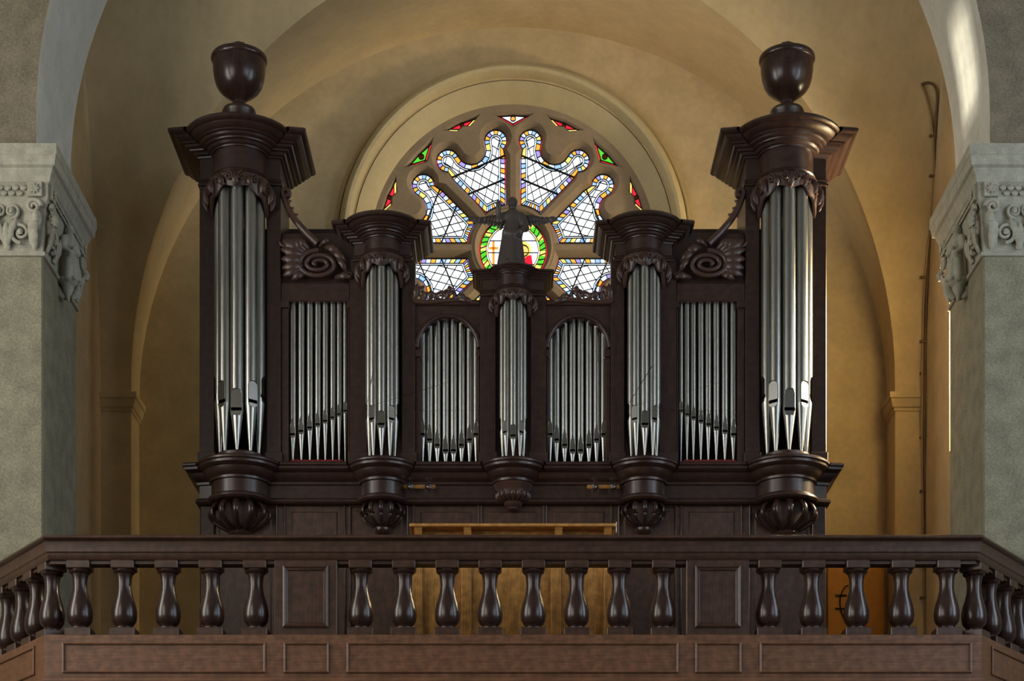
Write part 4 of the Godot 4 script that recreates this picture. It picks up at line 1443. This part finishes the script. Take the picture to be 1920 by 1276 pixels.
# ------------------------------------------------------------------ balustrade
func balustrade() -> void:
	var o := thing("balustrade", "dark wooden gallery balustrade with turned balusters and panelled front", "balustrade")
	var zc := 2.28
	var hw := 0.12
	var xc := 3.50
	var dirx := 0.564
	var dirz := 0.826
	var L := 1.30
	var path := [Vector2(-xc - dirx * L, zc - dirz * L), Vector2(-xc, zc), Vector2(xc, zc), Vector2(xc + dirx * L, zc - dirz * L)]
	var rail := []
	for q in [[0.0, 3.645], [0.115, 3.645], [0.135, 3.635], [0.14, 3.618], [0.125, 3.605], [0.11, 3.60], [0.105, 3.585], [0.105, 3.52], [0.095, 3.51], [0.09, 3.475], [0.08, 3.462], [-0.08, 3.462], [-0.09, 3.475], [-0.105, 3.51], [-0.105, 3.585], [-0.12, 3.605], [-0.14, 3.618], [-0.12, 3.645]]: rail.append(Vector2(q[0], q[1]))
	var sh := Sh.new()
	sh.molding(path, rail, false, true)
	put("handrail", sh, M.rail_h, o)
	sh = Sh.new()
	sh.molding(path, [Vector2(0.06, 3.462), Vector2(0.06, 3.435), Vector2(-0.06, 3.435), Vector2(-0.06, 3.462)], false, true)
	put("under_rail", sh, M.rail_h, o)
	var fz := []
	for q in [[-0.12, 2.885], [0.115, 2.885], [0.12, 2.88], [0.12, 2.565], [0.135, 2.555], [0.14, 2.53], [0.125, 2.51], [0.12, 2.40], [-0.12, 2.40]]: fz.append(Vector2(q[0], q[1]))
	sh = Sh.new()
	sh.molding(path, fz, false, true)
	put("frieze", sh, M.frieze_h, o)
	var zf := zc + 0.12
	for q in [[117, 498], [532, 617], [650, 1272], [1303, 1390], [1424, 1822]]:
		sh = Sh.new()
		var x0 := X(q[0], zf)
		var x1 := X(q[1], zf)
		var y0 := Y(1261, zf)
		var y1 := Y(1204, zf)
		sh.T = Transform3D(Basis(Vector3(1, 0, 0), Vector3(0, 0, 1), Vector3(0, -1, 0)), Vector3(0, 0, zf))
		sh.molding([Vector2(x0, -y0), Vector2(x1, -y0), Vector2(x1, -y1), Vector2(x0, -y1)], [Vector2(0, 0), Vector2(0, 0.012), Vector2(-0.008, 0.016), Vector2(-0.016, 0.012), Vector2(-0.016, 0)], true)
		put("panel_bead", sh, M.frieze_h, o)
	for s in [-1.0, 1.0]:
		var d := Vector2(s * dirx, -dirz)
		var n := Vector2(s * dirz, dirx)
		var c := Vector2(s * xc, zc) + n * 0.12 + d * 0.62
		sh = Sh.new()
		sh.T = Transform3D(Basis(Vector3(d.x, 0, d.y), Vector3(n.x, 0, n.y), Vector3(0, -1, 0)), Vector3(c.x, 0, c.y))
		sh.molding([Vector2(-0.48, -2.61), Vector2(0.55, -2.61), Vector2(0.55, -2.83), Vector2(-0.48, -2.83)], [Vector2(0, 0), Vector2(0, 0.012), Vector2(-0.008, 0.016), Vector2(-0.016, 0.012), Vector2(-0.016, 0)], true)
		put("panel_bead", sh, M.frieze_h, o)
	# panelled posts
	for q in [[517, 634], [1285, 1402]]:
		var pn := part("panelled_post", o)
		var x0 := X(q[0], zc)
		var x1 := X(q[1], zc)
		boxp("post_block", x0, x1, 2.885, 3.462, zc - 0.09, zc + 0.085, M.rail_v, pn)
		sh = Sh.new()
		sh.T = Transform3D(Basis(Vector3(1, 0, 0), Vector3(0, 0, 1), Vector3(0, -1, 0)), Vector3(0, 0, zc + 0.085))
		sh.molding([Vector2(x0 + 0.065, -2.945), Vector2(x1 - 0.065, -2.945), Vector2(x1 - 0.065, -3.415), Vector2(x0 + 0.065, -3.415)], [Vector2(0, 0), Vector2(0.0, 0.014), Vector2(-0.012, 0.02), Vector2(-0.022, 0.01), Vector2(-0.03, 0.012), Vector2(-0.04, 0)], true)
		put("panel_frame", sh, M.rail_v, pn)
	# balusters
	var prof := []
	for q in [[0.060, 3.405], [0.082, 3.40], [0.086, 3.388], [0.080, 3.377], [0.066, 3.368], [0.058, 3.34], [0.054, 3.29], [0.057, 3.245], [0.070, 3.19], [0.086, 3.14], [0.096, 3.09], [0.0975, 3.05], [0.092, 3.01], [0.078, 2.985], [0.062, 2.972], [0.060, 2.965], [0.070, 2.958], [0.070, 2.945]]: prof.append(Vector2(q[0], q[1]))
	var spots := []
	for px in [150, 233, 315, 397, 480, 677, 758, 839, 919, 1000, 1081, 1161, 1243, 1441, 1523, 1606, 1690, 1775]: spots.append([Vector2(X(px, zc), zc), 0.0])
	for s in [-1.0, 1.0]:
		for k in 4: spots.append([Vector2(s * (xc + dirx * (0.10 + 0.33 * k)), zc - dirz * (0.10 + 0.33 * k)), -s * atan2(dirz, dirx)])
	for sp in spots:
		var b := part("baluster", o, Vector3(sp[0].x, 0, sp[0].y))
		b.rotation.y = -sp[1]
		sh = Sh.new()
		sh.lathe(prof, 28)
		put("turned_shaft", sh, M.turned, b)
		sh = Sh.new()
		sh.box(Vector3(-0.088, 3.40, -0.088), Vector3(0.088, 3.462, 0.088), 0.006)
		put("abacus_block", sh, M.rail_h, b)
		sh = Sh.new()
		sh.box(Vector3(-0.098, 2.884, -0.098), Vector3(0.098, 2.948, 0.098), 0.006)
		put("plinth_block", sh, M.rail_h, b)

# ------------------------------------------------------------------ smaller things
func console() -> void:
	var o := thing("organ_console", "light oak organ console with panelled back behind the balustrade", "organ console", Vector3(0, 2.7, 0.95))
	var z := 0.45
	boxp("body", -0.82, 0.82, 0.0, 1.16, -0.35, z - 0.03, M.oak_v, o)
	var x0 := -0.82
	for q in [[-0.82, -0.74], [-0.42, -0.34], [0.31, 0.39], [0.74, 0.82]]: boxp("stile", q[0], q[1], 0.0, 1.16, z - 0.035, z, M.oak_v, o)
	boxp("top_rail", -0.82, 0.82, 1.06, 1.16, z - 0.03, z - 0.008, M.oak_h, o)
	boxp("bottom_rail", -0.82, 0.82, 0.0, 0.12, z - 0.03, z - 0.008, M.oak_h, o)
	boxp("top_shelf", -0.84, 0.83, 1.245, 1.27, -0.35, z + 0.09, M.oak_h, o)
	boxp("neck", -0.80, 0.80, 1.155, 1.25, -0.33, z - 0.06, M.oak_h, o)
	for x in [-0.77, -0.37, 0.37, 0.77]:
		var sh := Sh.new()
		sh.T = Transform3D(Basis(Vector3.UP, PI / 2), Vector3(x, 0, 0))
		sh.prism(PackedVector2Array([Vector2(-z + 0.05, 1.16), Vector2(-z - 0.02, 1.16), Vector2(-z - 0.075, 1.247), Vector2(-z + 0.05, 1.247)]), -0.03, 0.03)
		put("shelf_bracket", sh, M.oak_h, o)
	var b := thing("folded_paper", "small white folded paper lying on the console top end", "paper", Vector3(0.79, 3.97, 1.36))
	var sh := Sh.new()
	sh.box(Vector3(-0.035, 0.0, -0.05), Vector3(0.035, 0.018, 0.05), 0.004)
	sh.box(Vector3(0.045, -0.06, 0.035), Vector3(0.052, 0.018, 0.10), 0.001)
	put("sheet", sh, M.paper, b)
func lamp_bars() -> void:
	for s in [-1.0, 1.0]:
		var xs := [755, 816] if s < 0 else [1100, 1163]
		var o := thing("knob_bar", "light wooden strip with two chrome knobs on the organ case, " + ("opposite the cables" if s < 0 else "on the cable side"), "knobs", Vector3(X((xs[0] + xs[1]) * 0.5, 0.05), Y(911, 0.05), 0.0215))
		boxp("strip", -0.145, 0.145, -0.022, 0.022, 0.0, 0.03, M.oak_h, o)
		for k in [-0.075, 0.085]:
			var sh := Sh.new()
			sh.T = Transform3D(Basis(Vector3.RIGHT, PI / 2 + 0.35), Vector3(k, 0, 0.03))
			sh.lathe([Vector2(0.0, -0.005), Vector2(0.012, 0.0), Vector2(0.012, 0.03), Vector2(0.026, 0.035), Vector2(0.032, 0.05), Vector2(0.03, 0.065), Vector2(0.016, 0.08), Vector2(0.02, 0.10), Vector2(0.012, 0.112), Vector2(0, 0.115)], 16)
			put("knob", sh, M.chrome, o)
	var w := thing("white_knob", "tiny pale knob on the panel below the central corbel", "knob", Vector3(X(958), Y(950), 0.0))
	var sh := Sh.new()
	sh.T = Transform3D(Basis(Vector3.RIGHT, PI / 2), Vector3.ZERO)
	sh.lathe([Vector2(0.006, 0.0), Vector2(0.006, 0.02), Vector2(0.014, 0.025), Vector2(0.012, 0.035), Vector2(0, 0.038)], 12)
	put("button", sh, M.paper, w)
func on_vault(px: float, py: float, lift := 0.03) -> Vector3:
	var z := -1.57
	for i in 12: z = -1.6 + fwd(Y(py, z) - YS) + lift
	return Vector3(X(px, z), Y(py, z), z)
func cables() -> void:
	var o := thing("wall_cables", "pair of old cables running down the plastered wall to the gallery", "cable")
	for c in [[[1733, 160], [1740, 175], [1750, 215], [1756, 270], [1757, 330], [1753, 400], [1745, 470], [1738, 560], [1736, 660], [1735, 745], [1735, 860], [1737, 1000], [1740, 1190]], [[1733, 158], [1748, 155], [1760, 165], [1763, 190], [1758, 260], [1760, 330], [1757, 400], [1749, 470], [1743, 560], [1741, 660], [1740, 745], [1740, 860], [1742, 1000], [1745, 1190]]]:
		var pts := []
		for p in c: pts.append(on_vault(p[0] - 6, p[1], 0.075 if p[1] > 735 and p[1] < 780 else 0.02))
		var sh := Sh.new()
		sh.rod(curve(pts, 5), 0.012, 0.012, Vector3(0, 0, 1), 6)
		put("cable", sh, M.cable if c[0][1] == 160 else M.cable_dark, o)
	for y in [255, 330, 420, 520, 640, 700, 820, 920, 1060, 1120]:
		var sh := Sh.new()
		var p := on_vault(1731 if y > 500 else 1749, y, 0.02)
		sh.box(p - Vector3(0.035, 0.012, 0.012), p + Vector3(0.035, 0.012, 0.014), 0.003)
		put("clip", sh, M.cable_dark, o)
func board() -> void:
	var o := thing("tan_board", "tan wooden board with a wire loop against the back wall by the cables", "board", Vector3(X(1625, -1.9), 2.7, -1.93))
	boxp("panel", -0.38, 0.19, 0.0, 1.75, -0.03, 0.0, M.tan_board, o)
	var sh := Sh.new()
	var c := Vector3(X(1592, -1.9) - X(1625, -1.9), Y(1128, -1.9) - 2.7, 0.012)
	var pts := []
	for i in 21: pts.append(c + Vector3(0.085 * cos(PI * 0.5 + PI * i / 20.0 ), 0.17 * sin(PI * 0.5 + PI * i / 20.0), 0))
	sh.rod(pts, 0.006, 0.006, Vector3(0, 0, 1), 6)
	put("wire_loop", sh, M.lead, o)
	for y in [0.07, -0.06]:
		boxp("strap", c.x - 0.13, c.x - 0.02, c.y + y - 0.008, c.y + y + 0.008, 0.0, 0.012, M.lead, o, 0.002)

# ------------------------------------------------------------------ assembly
const NAVE_LEFT := 22.0
const NAVE_RIGHT := 11.0
const BAY_WINDOW := 38.0
func _ready() -> void:
	var cam := Camera3D.new()
	cam.name = "camera"
	cam.projection = Camera3D.PROJECTION_FRUSTUM
	cam.near = 0.1
	cam.far = 200.0
	cam.size = 0.1 * 1276.0 / F
	cam.frustum_offset = Vector2(0.1 * (960.0 - AX) / F, 0.1 * (HY - 638.0) / F)
	cam.position = Vector3(0, 0, CZ)
	add_child(cam)
	cam.current = true
	var we := WorldEnvironment.new()
	we.name = "environment"
	var env := Environment.new()
	env.background_mode = Environment.BG_SKY
	var sky := Sky.new()
	var sm := ProceduralSkyMaterial.new()
	sm.sky_top_color = Color(0.93, 0.95, 0.97)
	sm.sky_horizon_color = Color(0.95, 0.96, 0.98)
	sm.ground_horizon_color = Color(0.8, 0.8, 0.8)
	sm.ground_bottom_color = Color(0.5, 0.5, 0.48)
	sm.sky_energy_multiplier = 1.35
	sky.sky_material = sm
	env.sky = sky
	env.tonemap_mode = Environment.TONE_MAPPER_LINEAR
	env.tonemap_exposure = 1.0
	env.sdfgi_enabled = true
	env.ssao_enabled = true
	env.ssil_enabled = true
	we.environment = env
	add_child(we)
	var sun := DirectionalLight3D.new()
	sun.name = "sun"
	sun.light_energy = 3.0
	sun.light_color = Color(1.0, 0.96, 0.88)
	sun.light_angular_distance = 1.2
	sun.shadow_enabled = true
	sun.sky_mode = DirectionalLight3D.SKY_MODE_LIGHT_ONLY
	add_child(sun)
	sun.look_at_from_position(Vector3(-7.6, 10.95, 5.8), Vector3(3.88, 8.05, 0.75), Vector3.UP)
	materials()
	nave_windows()
	building()
	rose_window()
	pillars()
	organ()
	pipes()
	urns()
	angel()
	balustrade()
	console()
	lamp_bars()
	cables()
	board()
